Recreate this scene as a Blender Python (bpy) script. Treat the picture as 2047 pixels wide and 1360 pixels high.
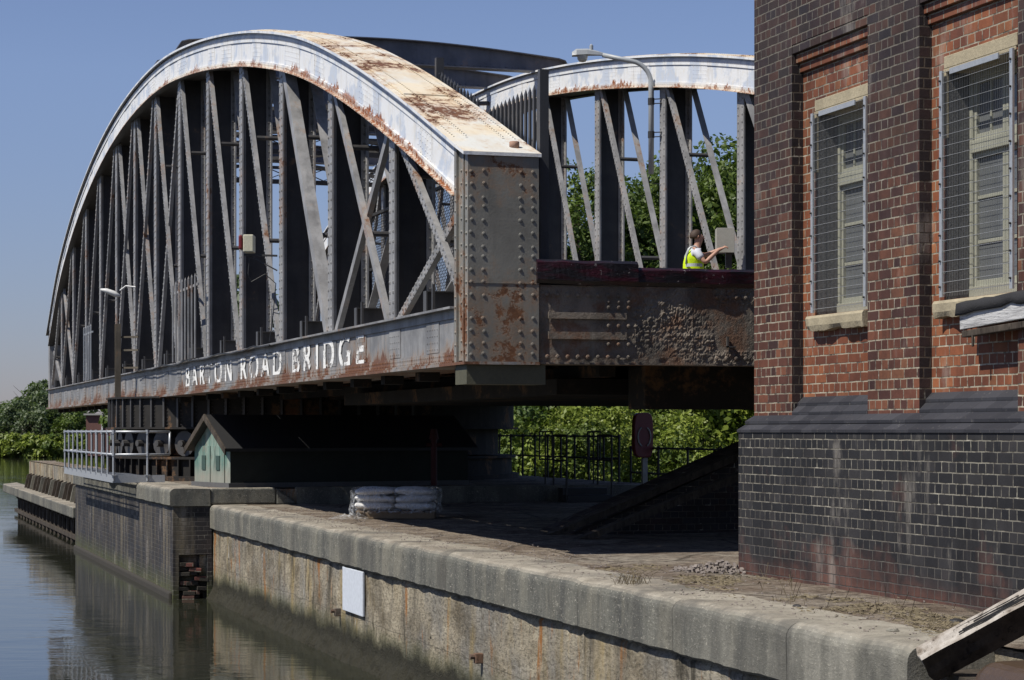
import bpy, math, random
import numpy as np
from mathutils import Vector, Matrix, noise as mnoise
random.seed(7); rng = np.random.default_rng(11)
for o in list(bpy.data.objects): bpy.data.objects.remove(o)
S = bpy.context.scene
COL = S.collection

# ------------------------------------------------------------------ camera, sky, sun, exposure
# world axes: +Y runs along the bridge, quay and brick tower; X away from the water; water at z = 0
CAMZ = 3.06
SN, CS = 0.29004, 0.95702
cam = bpy.data.objects.new('camera', bpy.data.cameras.new('camera')); COL.objects.link(cam)
cam.data.lens = 77.38; cam.data.sensor_width = 36
cam.data.shift_y = 0.0889
cam.data.clip_start = 0.1; cam.data.clip_end = 6000
cam.location = (0, 0, CAMZ); cam.rotation_euler = (math.radians(90), 0, -math.asin(SN))
S.camera = cam
S.render.resolution_x = 1024; S.render.resolution_y = 680

SUN_EL = math.radians(54)
sdir = Vector((-0.975*math.cos(SUN_EL), -0.222*math.cos(SUN_EL), math.sin(SUN_EL))).normalized()
W = bpy.data.worlds.new('World'); S.world = W; W.use_nodes = True
wn = W.node_tree; wn.nodes.clear()
sky = wn.nodes.new('ShaderNodeTexSky'); sky.sky_type = 'NISHITA'; sky.sun_disc = False
sky.sun_elevation = SUN_EL; sky.sun_rotation = math.atan2(sdir.x, sdir.y) % (2*math.pi)
sky.air_density = 0.9; sky.dust_density = 0.15; sky.ozone_density = 3.0; sky.altitude = 0
bg = wn.nodes.new('ShaderNodeBackground'); bg.inputs[1].default_value = 0.078
wo = wn.nodes.new('ShaderNodeOutputWorld')
tint = wn.nodes.new('ShaderNodeMix'); tint.data_type = 'RGBA'; tint.blend_type = 'MULTIPLY'; tint.inputs[0].default_value = 1; tint.inputs[7].default_value = (1.06, .97, 1.10, 1)
wn.links.new(sky.outputs[0], tint.inputs[6]); hz = wn.nodes.new('ShaderNodeMix'); hz.data_type = 'RGBA'; hz.blend_type = 'MULTIPLY'; hz.inputs[0].default_value = 1
tcw = wn.nodes.new('ShaderNodeTexCoord'); spw = wn.nodes.new('ShaderNodeSeparateXYZ'); wn.links.new(tcw.outputs['Generated'], spw.inputs[0])
rpw = wn.nodes.new('ShaderNodeValToRGB'); rpw.color_ramp.elements[0].position = 0; rpw.color_ramp.elements[0].color = (.54, .56, .66, 1); rpw.color_ramp.elements[1].position = .16; rpw.color_ramp.elements[1].color = (1, 1, 1, 1)
wn.links.new(spw.outputs[2], rpw.inputs[0]); wn.links.new(rpw.outputs[0], hz.inputs[7]); wn.links.new(tint.outputs[2], hz.inputs[6]); wn.links.new(hz.outputs[2], bg.inputs[0]); wn.links.new(bg.outputs[0], wo.inputs[0])
sun = bpy.data.objects.new('sun', bpy.data.lights.new('sun', 'SUN')); COL.objects.link(sun)
sun.data.energy = 5.0; sun.data.angle = math.radians(0.5); sun.data.color = (1.0, 0.95, 0.86)
sun.rotation_euler = sdir.to_track_quat('Z', 'Y').to_euler(); sun.location = (0, -20, 60)
S.view_settings.view_transform = 'Standard'; S.view_settings.look = 'None'
S.view_settings.exposure = 0.17; S.view_settings.gamma = 1

# ------------------------------------------------------------------ helpers
def cw(xc, yc):            # camera-aligned ground coords (right, forward) -> world X, Y
    return (xc*CS + yc*SN, -xc*SN + yc*CS)

class MB:
    def __init__(s): s.v = []; s.f = []; s.uv = None; s.m = []; s.cm = 0
    def add(s, vs, fs):
        n = len(s.v); s.v.extend([tuple(p) for p in vs]); s.f.extend([tuple(i+n for i in f) for f in fs]); s.m.extend([s.cm]*len(fs)); return s
    def box(s, x0, x1, y0, y1, z0, z1):
        x0, x1 = min(x0, x1), max(x0, x1); y0, y1 = min(y0, y1), max(y0, y1); z0, z1 = min(z0, z1), max(z0, z1)
        return s.add([(x0,y0,z0),(x1,y0,z0),(x1,y1,z0),(x0,y1,z0),(x0,y0,z1),(x1,y0,z1),(x1,y1,z1),(x0,y1,z1)],
              [(0,3,2,1),(4,5,6,7),(0,1,5,4),(1,2,6,5),(2,3,7,6),(3,0,4,7)])
    def beam(s, a, b, w, h, up=(0,0,1)):     # w along side, h along up
        a = Vector(a); b = Vector(b); d = (b-a).normalized(); u = Vector(up)
        sd = d.cross(u)
        if sd.length < 1e-4: sd = d.cross(Vector((1,0,0)))
        sd.normalize(); u = sd.cross(d).normalized()
        vs = []
        for p in (a, b):
            for i, j in ((-1,-1),(1,-1),(1,1),(-1,1)): vs.append(p + sd*(i*w/2) + u*(j*h/2))
        return s.add(vs, [(0,3,2,1),(4,5,6,7),(0,1,5,4),(1,2,6,5),(2,3,7,6),(3,0,4,7)])
    def cyl(s, a, b, r, n=8, r2=None, cap=True):
        a = Vector(a); b = Vector(b); d = (b-a).normalized(); r2 = r if r2 is None else r2
        t = Vector((0,0,1)) if abs(d.z) < .9 else Vector((1,0,0))
        p = d.cross(t).normalized(); q = d.cross(p).normalized()
        vs = []
        for c, rr in ((a, r), (b, r2)):
            for i in range(n):
                an = 2*math.pi*i/n; vs.append(c + p*(rr*math.cos(an)) + q*(rr*math.sin(an)))
        fs = [(i, (i+1) % n, n+(i+1) % n, n+i) for i in range(n)]
        if cap: fs += [tuple(range(n-1,-1,-1)), tuple(range(n, 2*n))]
        return s.add(vs, fs)
    def tube(s, pts, r, n=6):
        pts = [Vector(p) for p in pts]
        vs = []; pd = None
        for i, p in enumerate(pts):
            d = (pts[min(i+1, len(pts)-1)] - pts[max(i-1, 0)]).normalized()
            if pd is None:
                t = Vector((0,0,1)) if abs(d.z) < .9 else Vector((1,0,0)); a = d.cross(t).normalized()
            else: a = (pd - d*pd.dot(d)).normalized()
            pd = a; b = d.cross(a); rr = r[i] if isinstance(r, (list, tuple)) else r
            for k in range(n):
                an = 2*math.pi*k/n; vs.append(p + a*(rr*math.cos(an)) + b*(rr*math.sin(an)))
        fs = []
        for i in range(len(pts)-1):
            for k in range(n): fs.append((i*n+k, i*n+(k+1) % n, (i+1)*n+(k+1) % n, (i+1)*n+k))
        fs += [tuple(range(n-1,-1,-1)), tuple(range((len(pts)-1)*n, len(pts)*n))]
        return s.add(vs, fs)
    def prism(s, poly, off):    # poly: list of 3D points, off: extrusion vector
        n = len(poly); o = Vector(off); P = [Vector(p) for p in poly]
        vs = P + [p+o for p in P]
        return s.add(vs, [tuple(range(n)), tuple(range(2*n-1, n-1, -1))] + [(i, n+i, n+(i+1) % n, (i+1) % n) for i in range(n)])
    def quad(s, a, b, c, d): return s.add([a,b,c,d], [(0,1,2,3)])
    def rivet(s, p, nrm, r=.02, n=6):
        d = Vector(nrm).normalized(); p = Vector(p)
        t = Vector((0,0,1)) if abs(d.z) < .9 else Vector((1,0,0)); a = d.cross(t).normalized(); b = d.cross(a)
        vs = []
        for rr, h in ((1, -.1), (.75, .5)):
            for i in range(n):
                an = 2*math.pi*i/n; vs.append(p + a*(r*rr*math.cos(an)) + b*(r*rr*math.sin(an)) + d*(h*r))
        vs.append(p + d*(.68*r))
        fs = [(i, n+i, n+(i+1) % n, (i+1) % n) for i in range(n)] + [(n+i, 2*n, n+(i+1) % n) for i in range(n)]
        return s.add(vs, fs)
    def lathe(s, c, prof, n=32, a0=0, a1=2*math.pi):
        full = abs(a1-a0-2*math.pi) < 1e-6; m = n if full else n+1
        vs = []
        for r, z in prof:
            for i in range(m):
                an = a0+(a1-a0)*i/n; vs.append((c[0]+r*math.cos(an), c[1]+r*math.sin(an), c[2]+z))
        fs = []
        for j in range(len(prof)-1):
            for i in range(n):
                k = (i+1) % m; fs.append((j*m+i, j*m+k, (j+1)*m+k, (j+1)*m+i))
        return s.add(vs, fs)
    def build(s, name, mat, parent=None, smooth=False, bevel=0, sub=0):
        me = bpy.data.meshes.new(name); me.from_pydata(s.v, [], s.f); me.update()
        mats = mat if isinstance(mat, (list, tuple)) else [mat]
        for m in mats: me.materials.append(m)
        if len(mats) > 1: me.polygons.foreach_set('material_index', s.m)
        if smooth: me.polygons.foreach_set('use_smooth', [True]*len(me.polygons))
        if s.uv is not None:
            l = me.uv_layers.new(name='UVMap'); idx = np.empty(len(me.loops), dtype=np.int32)
            me.loops.foreach_get('vertex_index', idx); l.data.foreach_set('uv', np.array(s.uv, dtype=np.float32)[idx].ravel())
        o = bpy.data.objects.new(name, me); COL.objects.link(o)
        if parent is not None:
            o.parent = parent; w = parent; off = Vector((0,0,0))
            while w is not None: off += w.location; w = w.parent
            if parent.rotation_euler.z == 0 and not parent.get('_local'): o.location = -off
        if bevel:
            b = o.modifiers.new('bevel', 'BEVEL'); b.width = bevel; b.segments = 2; b.limit_method = 'ANGLE'
        if sub:
            b = o.modifiers.new('sub', 'SUBSURF'); b.levels = sub; b.render_levels = sub
        return o

def tag(o, label, cat, group=None, kind=None):
    o['label'] = label; o['category'] = cat
    if group: o['group'] = group
    if kind: o['kind'] = kind
    return o
def thing(name, loc, label, cat, group=None):
    o = bpy.data.objects.new(name, None); COL.objects.link(o); o.location = loc; o.empty_display_size = .3
    return tag(o, label, cat, group)
def struct(o, label=None, cat=None):
    o['kind'] = 'structure'
    if label: o['label'] = label
    if cat: o['category'] = cat
    return o
def copy_tree(o, loc, label=None, rz=None):
    r = o.copy(); COL.objects.link(r); r.location = loc
    if rz is not None: r.rotation_euler = (0,0,rz)
    if label: r['label'] = label
    for ch in list(o.children):
        c = ch.copy(); COL.objects.link(c); c.parent = r
        for g in list(ch.children):
            d = g.copy(); COL.objects.link(d); d.parent = c
    return r

# ------------------------------------------------------------------ node helpers
class NT:
    def __init__(s, name):
        s.mat = bpy.data.materials.new(name); s.mat.use_nodes = True; s.t = s.mat.node_tree; s.t.nodes.clear()
        s.out = s.t.nodes.new('ShaderNodeOutputMaterial'); s.b = s.t.nodes.new('ShaderNodeBsdfPrincipled')
        s.t.links.new(s.b.outputs[0], s.out.inputs[0])
        g = s.t.nodes.new('ShaderNodeNewGeometry'); s.pos = g.outputs['Position']; s.nrm = g.outputs['True Normal']
        sp = s.t.nodes.new('ShaderNodeSeparateXYZ'); s.t.links.new(s.pos, sp.inputs[0]); s.x, s.y, s.z = sp.outputs
    def put(s, sock, v):
        if isinstance(v, bpy.types.NodeSocket): s.t.links.new(v, sock)
        elif isinstance(v, (tuple, list)) and len(v) == 3 and sock.type == 'RGBA': sock.default_value = (*v, 1)
        else: sock.default_value = v
    def math(s, op, a, b=0.0, c=None, clamp=False):
        n = s.t.nodes.new('ShaderNodeMath'); n.operation = op; n.use_clamp = clamp
        s.put(n.inputs[0], a); s.put(n.inputs[1], b)
        if c is not None: s.put(n.inputs[2], c)
        return n.outputs[0]
    def comb(s, x, y, z):
        n = s.t.nodes.new('ShaderNodeCombineXYZ'); s.put(n.inputs[0], x); s.put(n.inputs[1], y); s.put(n.inputs[2], z); return n.outputs[0]
    def sc(s, v, k):
        n = s.t.nodes.new('ShaderNodeVectorMath'); n.operation = 'MULTIPLY'; s.put(n.inputs[0], v); n.inputs[1].default_value = k; return n.outputs[0]
    def noise(s, scale=5, detail=4, rough=.55, vec=None, dist=0, k=None):
        n = s.t.nodes.new('ShaderNodeTexNoise'); n.inputs['Scale'].default_value = scale; n.inputs['Detail'].default_value = detail
        n.inputs['Roughness'].default_value = rough; n.inputs['Distortion'].default_value = dist
        v = vec if vec is not None else s.pos
        if k is not None: v = s.sc(v, k)
        s.t.links.new(v, n.inputs['Vector']); return n.outputs[0]
    def vor(s, scale=5, vec=None, feat='F1', out=0):
        n = s.t.nodes.new('ShaderNodeTexVoronoi'); n.inputs['Scale'].default_value = scale; n.feature = feat
        s.t.links.new(vec if vec is not None else s.pos, n.inputs['Vector']); return n.outputs[out]
    def white(s, vec):
        n = s.t.nodes.new('ShaderNodeTexWhiteNoise'); n.noise_dimensions = '3D'; s.t.links.new(vec, n.inputs['Vector']); return n.outputs['Value']
    def rng(s, v, a, b, c=0.0, d=1.0, smooth=False):
        n = s.t.nodes.new('ShaderNodeMapRange'); n.clamp = True
        if smooth: n.interpolation_type = 'SMOOTHSTEP'
        s.put(n.inputs[0], v); s.put(n.inputs[1], a); s.put(n.inputs[2], b); s.put(n.inputs[3], c); s.put(n.inputs[4], d); return n.outputs[0]
    def mix(s, f, a, b, mode='MIX'):
        n = s.t.nodes.new('ShaderNodeMix'); n.data_type = 'RGBA'; n.blend_type = mode
        s.put(n.inputs[0], f); s.put(n.inputs[6], a); s.put(n.inputs[7], b); return n.outputs[2]
    def ramp(s, f, stops, const=False):
        n = s.t.nodes.new('ShaderNodeValToRGB'); s.put(n.inputs[0], f); e = n.color_ramp.elements
        if const: n.color_ramp.interpolation = 'CONSTANT'
        while len(e) < len(stops): e.new(.5)
        for i, (p, c) in enumerate(stops): e[i].position = p; e[i].color = (*c, 1)
        return n.outputs[0]
    def bump(s, h, strength=.3, dist=.02):
        n = s.t.nodes.new('ShaderNodeBump'); n.inputs['Strength'].default_value = strength; n.inputs['Distance'].default_value = dist
        s.t.links.new(h, n.inputs['Height'])
        if s.b.inputs['Normal'].links: s.t.links.new(s.b.inputs['Normal'].links[0].from_socket, n.inputs['Normal'])
        s.t.links.new(n.outputs[0], s.b.inputs['Normal'])
    def set(s, col=None, rough=None, metal=None, spec=None):
        if col is not None: s.put(s.b.inputs['Base Color'], col)
        if rough is not None: s.put(s.b.inputs['Roughness'], rough)
        if metal is not None: s.put(s.b.inputs['Metallic'], metal)
        if spec is not None: s.put(s.b.inputs['Specular IOR Level'], spec)
        return s.mat

M = {}
def plain(name, col, rough=.7, var=.25, scale=6, bump=.15, metal=0, spec=.5, vs=(1,1,1)):
    n = NT(name); f = n.noise(scale, 5, .6, k=vs)
    c = n.mix(f, tuple(c*(1-var) for c in col), tuple(min(1, c*(1+var)) for c in col))
    f2 = n.noise(scale*9, 3, .6)
    c = n.mix(n.rng(f2, .3, .75, 0, .5), c, tuple(x*.6 for x in col))
    n.set(c, rough, metal, spec)
    if bump: n.bump(f2, bump, .01)
    M[name] = n.mat; return n.mat

RUST = ((.0, (.045,.022,.014)), (.4, (.11,.048,.024)), (.7, (.20,.088,.038)), (1, (.28,.15,.075)))
def painted(name, col, col2, rustlo=.58, rusthi=.64, scale=1.3, rough=.45, streak=.4, bumps=.25, dirt=.35):
    """old oil paint over riveted steel: patchy tone, dirty vertical streaks, rust breaking through"""
    n = NT(name)
    a = n.noise(scale*2, 6, .6); b = n.noise(scale*6, 6, .7)
    c = n.mix(n.rng(a, .35, .65), col, col2)
    st = n.noise(9, 4, .6, k=(1, 1, .08))
    c = n.mix(n.rng(st, .5, .75, 0, streak), c, tuple(x*.5 for x in col))
    c = n.mix(n.rng(b, .55, .8, 0, dirt), c, (.09, .075, .055))
    rm = n.math('ADD', n.math('MULTIPLY', n.noise(scale, 3, .5), .6), n.math('MULTIPLY', n.noise(scale*7, 8, .75), .4))
    rf = n.rng(rm, rustlo, rusthi)
    rc = n.ramp(n.noise(14, 6, .7), RUST)
    halo = n.rng(rm, rustlo-.06, rustlo, 0, .35)
    c = n.mix(halo, c, (.30, .16, .07)); c = n.mix(rf, c, rc)
    n.set(c, n.math('ADD', n.math('MULTIPLY', rf, .3), rough), 0, .4)
    n.bump(n.math('ADD', n.math('MULTIPLY', rf, -.6), n.math('MULTIPLY', n.noise(40, 4, .7), .4)), bumps, .012)
    M[name] = n.mat; return n.mat
painted('steel', (.19,.188,.187), (.31,.307,.305), .61, .65, streak=.55)
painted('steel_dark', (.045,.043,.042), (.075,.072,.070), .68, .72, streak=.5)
painted('web_shade', (.024,.023,.024), (.042,.040,.040), .68, .72, streak=.5)  # post webs near black: shade from the flanges put into the colour
painted('steel_far', (.075,.08,.10), (.12,.125,.15), .66, .70)
painted('girder_side', (.14,.147,.162), (.23,.24,.26), .56, .62, scale=1.0, streak=.6)
painted('underside_shade', (.012,.011,.010), (.02,.017,.015), .6, .66, rough=.85)  # near black: deep shade below the bridge painted into the colour
painted('end_plate', (.16,.155,.137), (.235,.23,.205), .575, .60, scale=.9, bumps=.5, dirt=.5)
painted('timber_post_paint', (.09,.075,.055), (.14,.12,.09), .6, .66, rough=.8)

def girder_mat():
    n = NT('girder_side')
    c = n.mix(n.rng(n.noise(2, 6, .6), .38, .62), (.15,.15,.153), (.27,.27,.27))
    c = n.mix(n.rng(n.noise(9, 4, .6, k=(1,1,.08)), .5, .7, 0, .5), c, (.09,.088,.085))
    rm = n.math('ADD', n.math('MULTIPLY', n.noise(1.2, 3, .5, k=(1,1,.5)), .5), n.math('MULTIPLY', n.noise(8, 8, .78, k=(1,1,.4)), .5))
    lim = n.rng(n.z, 3.88, 4.10, .49, .60); rf = n.rng(n.math('SUBTRACT', rm, lim), 0, .03)
    c = n.mix(n.rng(n.math('SUBTRACT', rm, lim), -.07, 0, 0, .45), c, (.30,.19,.10)); c = n.mix(rf, c, n.ramp(n.noise(14, 6, .7), RUST))
    n.set(c, .5, 0, .4); n.bump(n.math('SUBTRACT', n.noise(40, 4, .7), rf), .3, .012); M['girder_side'] = n.mat
girder_mat()
def white_arch():
    n = NT('white_arch')
    uv = n.t.nodes.new('ShaderNodeUVMap'); sp = n.t.nodes.new('ShaderNodeSeparateXYZ'); n.t.links.new(uv.outputs[0], sp.inputs[0]); u, v = sp.outputs[0], sp.outputs[1]
    a = n.noise(1.6, 6, .6)
    c = n.mix(n.rng(a, .5, .56), (.70,.71,.72), (.50,.55,.63))
    c = n.mix(n.rng(n.noise(7, 6, .7), .5, .72, 0, .45), c, (.62,.55,.42))
    c = n.mix(n.rng(n.noise(8, 4, .6, k=(1,1,.1)), .56, .74, 0, .5), c, (.36,.33,.27))
    # rust eats upward from the lower flange in ragged tongues
    tongue = n.math('ADD', n.math('MULTIPLY', n.noise(1.5, 3, .6, k=(1,1,.3)), .65), n.math('MULTIPLY', n.noise(9, 7, .8, k=(1,1,.45)), .55))
    lim = n.math('ADD', n.rng(tongue, .56, .90, .03, .62), n.rng(n.y, 33.5, 24.5, 0, .17)); lim = n.math('MULTIPLY', lim, n.rng(n.noise(.55, 3, .6), .40, .52, .25, 1))
    rf = n.rng(n.math('SUBTRACT', lim, v), .0, .05)
    flk = n.rng(n.noise(14, 5, .7), .48, .53)                     # flakes of old cream paint left on the flange
    low = n.rng(v, .0, .2, 1, 0)
    cream = n.mix(n.noise(8, 4), (.60,.46,.27), (.72,.62,.45))
    c = n.mix(n.math('MULTIPLY', low, .65), c, cream)
    rc = n.ramp(n.noise(9, 6, .7), ((.0,(.10,.035,.014)), (.5,(.25,.085,.026)), (1,(.40,.17,.06))))
    rf2 = n.math('MULTIPLY', rf, n.math('SUBTRACT', 1.0, n.math('MULTIPLY', low, n.math('MULTIPLY', flk, .8))))
    c = n.mix(rf2, c, rc)
    spot = n.rng(n.noise(22, 5, .7), .70, .73)
    c = n.mix(spot, c, rc)
    n.set(c, .5, 0, .4)
    n.bump(n.math('SUBTRACT', n.noise(30, 4, .6), rf2), .35, .01)
    M['white_arch'] = n.mat
white_arch()
def cream_top():
    n = NT('cream_top')
    c = n.mix(n.rng(n.noise(1.2, 6, .6), .4, .6), (.66,.58,.44), (.60,.60,.56))
    c = n.mix(n.rng(n.noise(3, 6, .65, k=(1,.35,.35)), .45, .7, 0, .6), c, (.50,.37,.22))
    rm = n.math('ADD', n.math('MULTIPLY', n.noise(1.0, 3, .5), .5), n.math('MULTIPLY', n.noise(9, 7, .75, k=(1,.6,.6)), .5))
    rf = n.rng(rm, .535, .57); rc = n.ramp(n.noise(12, 6, .7), RUST)
    c = n.mix(n.rng(rm, .47, .53, 0, .5), c, (.42,.24,.11)); c = n.mix(rf, c, rc)
    n.set(c, .6, 0, .3); n.bump(n.math('SUBTRACT', n.noise(25, 5, .7), rf), .5, .012); M['cream_top'] = n.mat
cream_top()
def crust():
    n = NT('crusted_steel')
    c = n.mix(n.rng(n.noise(2.2, 5, .6), .42, .6), (.10,.085,.07), (.21,.175,.14))
    rm = n.noise(2.3, 8, .75); rf = n.rng(rm, .50, .60, 0, .85)
    c = n.mix(rf, c, n.ramp(n.noise(11, 6, .7), ((.0,(.07,.042,.03)), (.6,(.17,.088,.05)), (1,(.25,.15,.09)))))
    c = n.mix(n.rng(n.noise(6, 4, .6, k=(1,1,.15)), .55, .75, 0, .6), c, (.22,.20,.165))
    n.set(c, .75, 0, .35); n.bump(n.noise(22, 6, .75), .7, .03); M['crusted_steel'] = n.mat
    n = NT('maroon_bitumen')
    c = n.mix(n.rng(n.noise(3, 5, .6, k=(1,1,4)), .45, .62), (.012,.010,.012), (.034,.005,.010))
    c = n.mix(n.rng(n.noise(18, 4, .6), .66, .7, 0, .8), c, (.22,.2,.2))
    n.set(c, .32, 0, .5); n.bump(n.noise(9, 6, .65, k=(1,1,3)), .5, .03); M['maroon_bitumen'] = n.mat
crust()

def brick(name, stops, mortar=(.36,.32,.24), soot=None, mort_dark=.35, h=.083, w=.2286, patch=None, mt=.0055):
    n = NT(name)
    wob = n.math('MULTIPLY', n.math('SUBTRACT', n.noise(7, 3), .5), .019)
    u = n.math('ADD', n.math('ADD', n.x, n.y), wob); z = n.math('ADD', n.z, n.math('MULTIPLY', wob, .6))
    zz = n.math('DIVIDE', z, h); row = n.math('FLOOR', zz); fz = n.math('FRACT', zz)
    par = n.math('MODULO', row, 2.0)
    ww = n.math('MULTIPLY_ADD', par, -w/2, w)
    uu = n.math('DIVIDE', n.math('ADD', u, n.math('MULTIPLY_ADD', par, w/4, n.math('MULTIPLY', n.white(n.comb(row, 3.0, 1.0)), .015))), ww)
    cell = n.math('FLOOR', uu); fu = n.math('FRACT', uu)
    du = n.math('MULTIPLY', n.math('MINIMUM', fu, n.math('SUBTRACT', 1.0, fu)), ww)
    dz = n.math('MULTIPLY', n.math('MINIMUM', fz, n.math('SUBTRACT', 1.0, fz)), h)
    d = n.math('MINIMUM', du, dz)
    d = n.math('ADD', d, n.math('MULTIPLY', n.math('SUBTRACT', n.noise(45, 3), .5), .004))
    m = n.rng(d, mt-.001, mt+.0015)
    r1 = n.white(n.comb(cell, row, 1.0)); r2 = n.white(n.comb(cell, row, 7.0))
    bc = n.ramp(n.math('ADD', n.math('MULTIPLY', r1, .72), n.math('MULTIPLY', n.noise(1.3, 3), .28)), stops)
    bc = n.mix(n.rng(n.noise(20, 5, .7), .35, .75, 0, .45), bc, tuple(x*.55 for x in stops[len(stops)//2][1]))
    bc = n.mix(n.math('MULTIPLY', r2, .25), bc, (.02,.018,.02))
    mc = n.mix(n.rng(n.noise(2.3, 4, .6), .40, .62, 0, mort_dark), mortar, (.05,.045,.04)); mc = n.mix(n.rng(n.noise(9, 4, .7), .50, .60, 0, .8), mc, (.04,.034,.03)); mc = n.mix(n.rng(n.noise(6, 3, .6), .60, .68, 0, .6), mc, (.50,.47,.38))
    if soot:
        z0, z1, amt = soot
        sf = n.rng(n.math('ADD', n.z, n.math('MULTIPLY', n.math('SUBTRACT', n.noise(1.4, 5, .65), .5), 1.6)), z0, z1, 0, amt)
        sv = n.math('MULTIPLY', sf, n.rng(r2, 0, 1, .75, 1.0))
        bc = n.mix(sv, bc, n.mix(n.noise(3, 3), (.015,.014,.015), (.045,.036,.035)))
        mc = n.mix(n.math('MULTIPLY', sf, .72), mc, (.07,.065,.06))
    if patch:
        bc, mc = patch(n, bc, mc)
    bc = n.mix(1.0, bc, n.ramp(n.noise(.9, 6, .7), ((.33,(.62,.62,.62)), (.5,(1,1,1)), (.66,(1.3,1.26,1.2)))), 'MULTIPLY')
    eff = n.rng(n.math('MULTIPLY', n.noise(5, 5, .65, k=(1,1,.25)), n.noise(.9, 3)), .30, .42, 0, .45)
    bc = n.mix(eff, bc, (.36,.33,.29)); bc = n.mix(n.rng(n.noise(2.1, 6, .7, k=(1,1,.35)), .52, .66, 0, .55), bc, tuple(x*.35 for x in stops[1][1]))
    n.set(n.mix(m, mc, bc), n.rng(r1, 0, 1, .55, .8), 0, .3)
    n.bump(n.math('ADD', n.math('MULTIPLY', m, 1.0), n.math('ADD', n.math('MULTIPLY', n.noise(60, 4, .7), .35), n.math('MULTIPLY', r2, .3))), .55, .008)
    M[name] = n.mat
brick('tower_brick', ((0,(.03,.020,.020)), (.25,(.085,.036,.027)), (.5,(.15,.056,.034)), (.75,(.20,.074,.040)), (1,(.25,.12,.06))), soot=(3.6, 6.0, .97), mort_dark=.5)
brick('panel_brick', ((0,(.10,.038,.025)), (.35,(.20,.068,.034)), (.7,(.27,.092,.040)), (1,(.30,.14,.065))), soot=(4.9, 8.2, .6), mort_dark=.35)
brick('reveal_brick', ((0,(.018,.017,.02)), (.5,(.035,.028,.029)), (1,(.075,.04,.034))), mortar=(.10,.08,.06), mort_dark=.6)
def pl(n, bc, mc):
    d = n.math('ADD', n.rng(n.z, 1.7, 2.4, .24, 0), n.noise(1.1, 4, .6))
    f = n.rng(d, .64, .78, 0, .75); bc = n.mix(f, bc, (.13,.06,.045))
    f2 = n.rng(n.math('ADD', n.z, n.math('MULTIPLY', n.math('SUBTRACT', n.noise(2.2, 4), .5), .35)), 1.70, 1.90, .25, 0); bc = n.mix(f2, bc, (.14,.065,.045)); mc = n.mix(f2, mc, (.15,.09,.06))
    mc = n.mix(n.rng(n.z, 1.9, 2.5, .75, 0), mc, (.05,.045,.045))
    return bc, mc
brick('plinth_brick', ((0,(.013,.013,.014)), (.5,(.022,.022,.0235)), (.85,(.035,.034,.036)), (1,(.06,.045,.045))), mortar=(.23,.215,.175), mort_dark=.65, patch=pl, mt=.0046)
def qb(n, bc, mc):
    f = n.rng(n.math('ADD', n.z, n.math('MULTIPLY', n.noise(2, 4), .5)), .35, .75, .85, 0); g = n.mix(n.noise(6), (.10,.11,.03), (.04,.042,.025))
    s = n.rng(n.noise(3, 5, .6, k=(1,1,.1)), .5, .68, 0, .7)
    bc = n.mix(s, bc, (.17,.145,.10)); bc = n.mix(f, bc, g); mc = n.mix(.6, mc, bc)
    return bc, mc
brick('quay_brick', ((0,(.022,.021,.022)), (.5,(.038,.035,.035)), (1,(.062,.055,.052))), mortar=(.15,.14,.12), patch=qb)
brick('fallen_brick', ((0,(.16,.06,.05)), (.5,(.20,.08,.06)), (1,(.12,.09,.07))))

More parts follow.
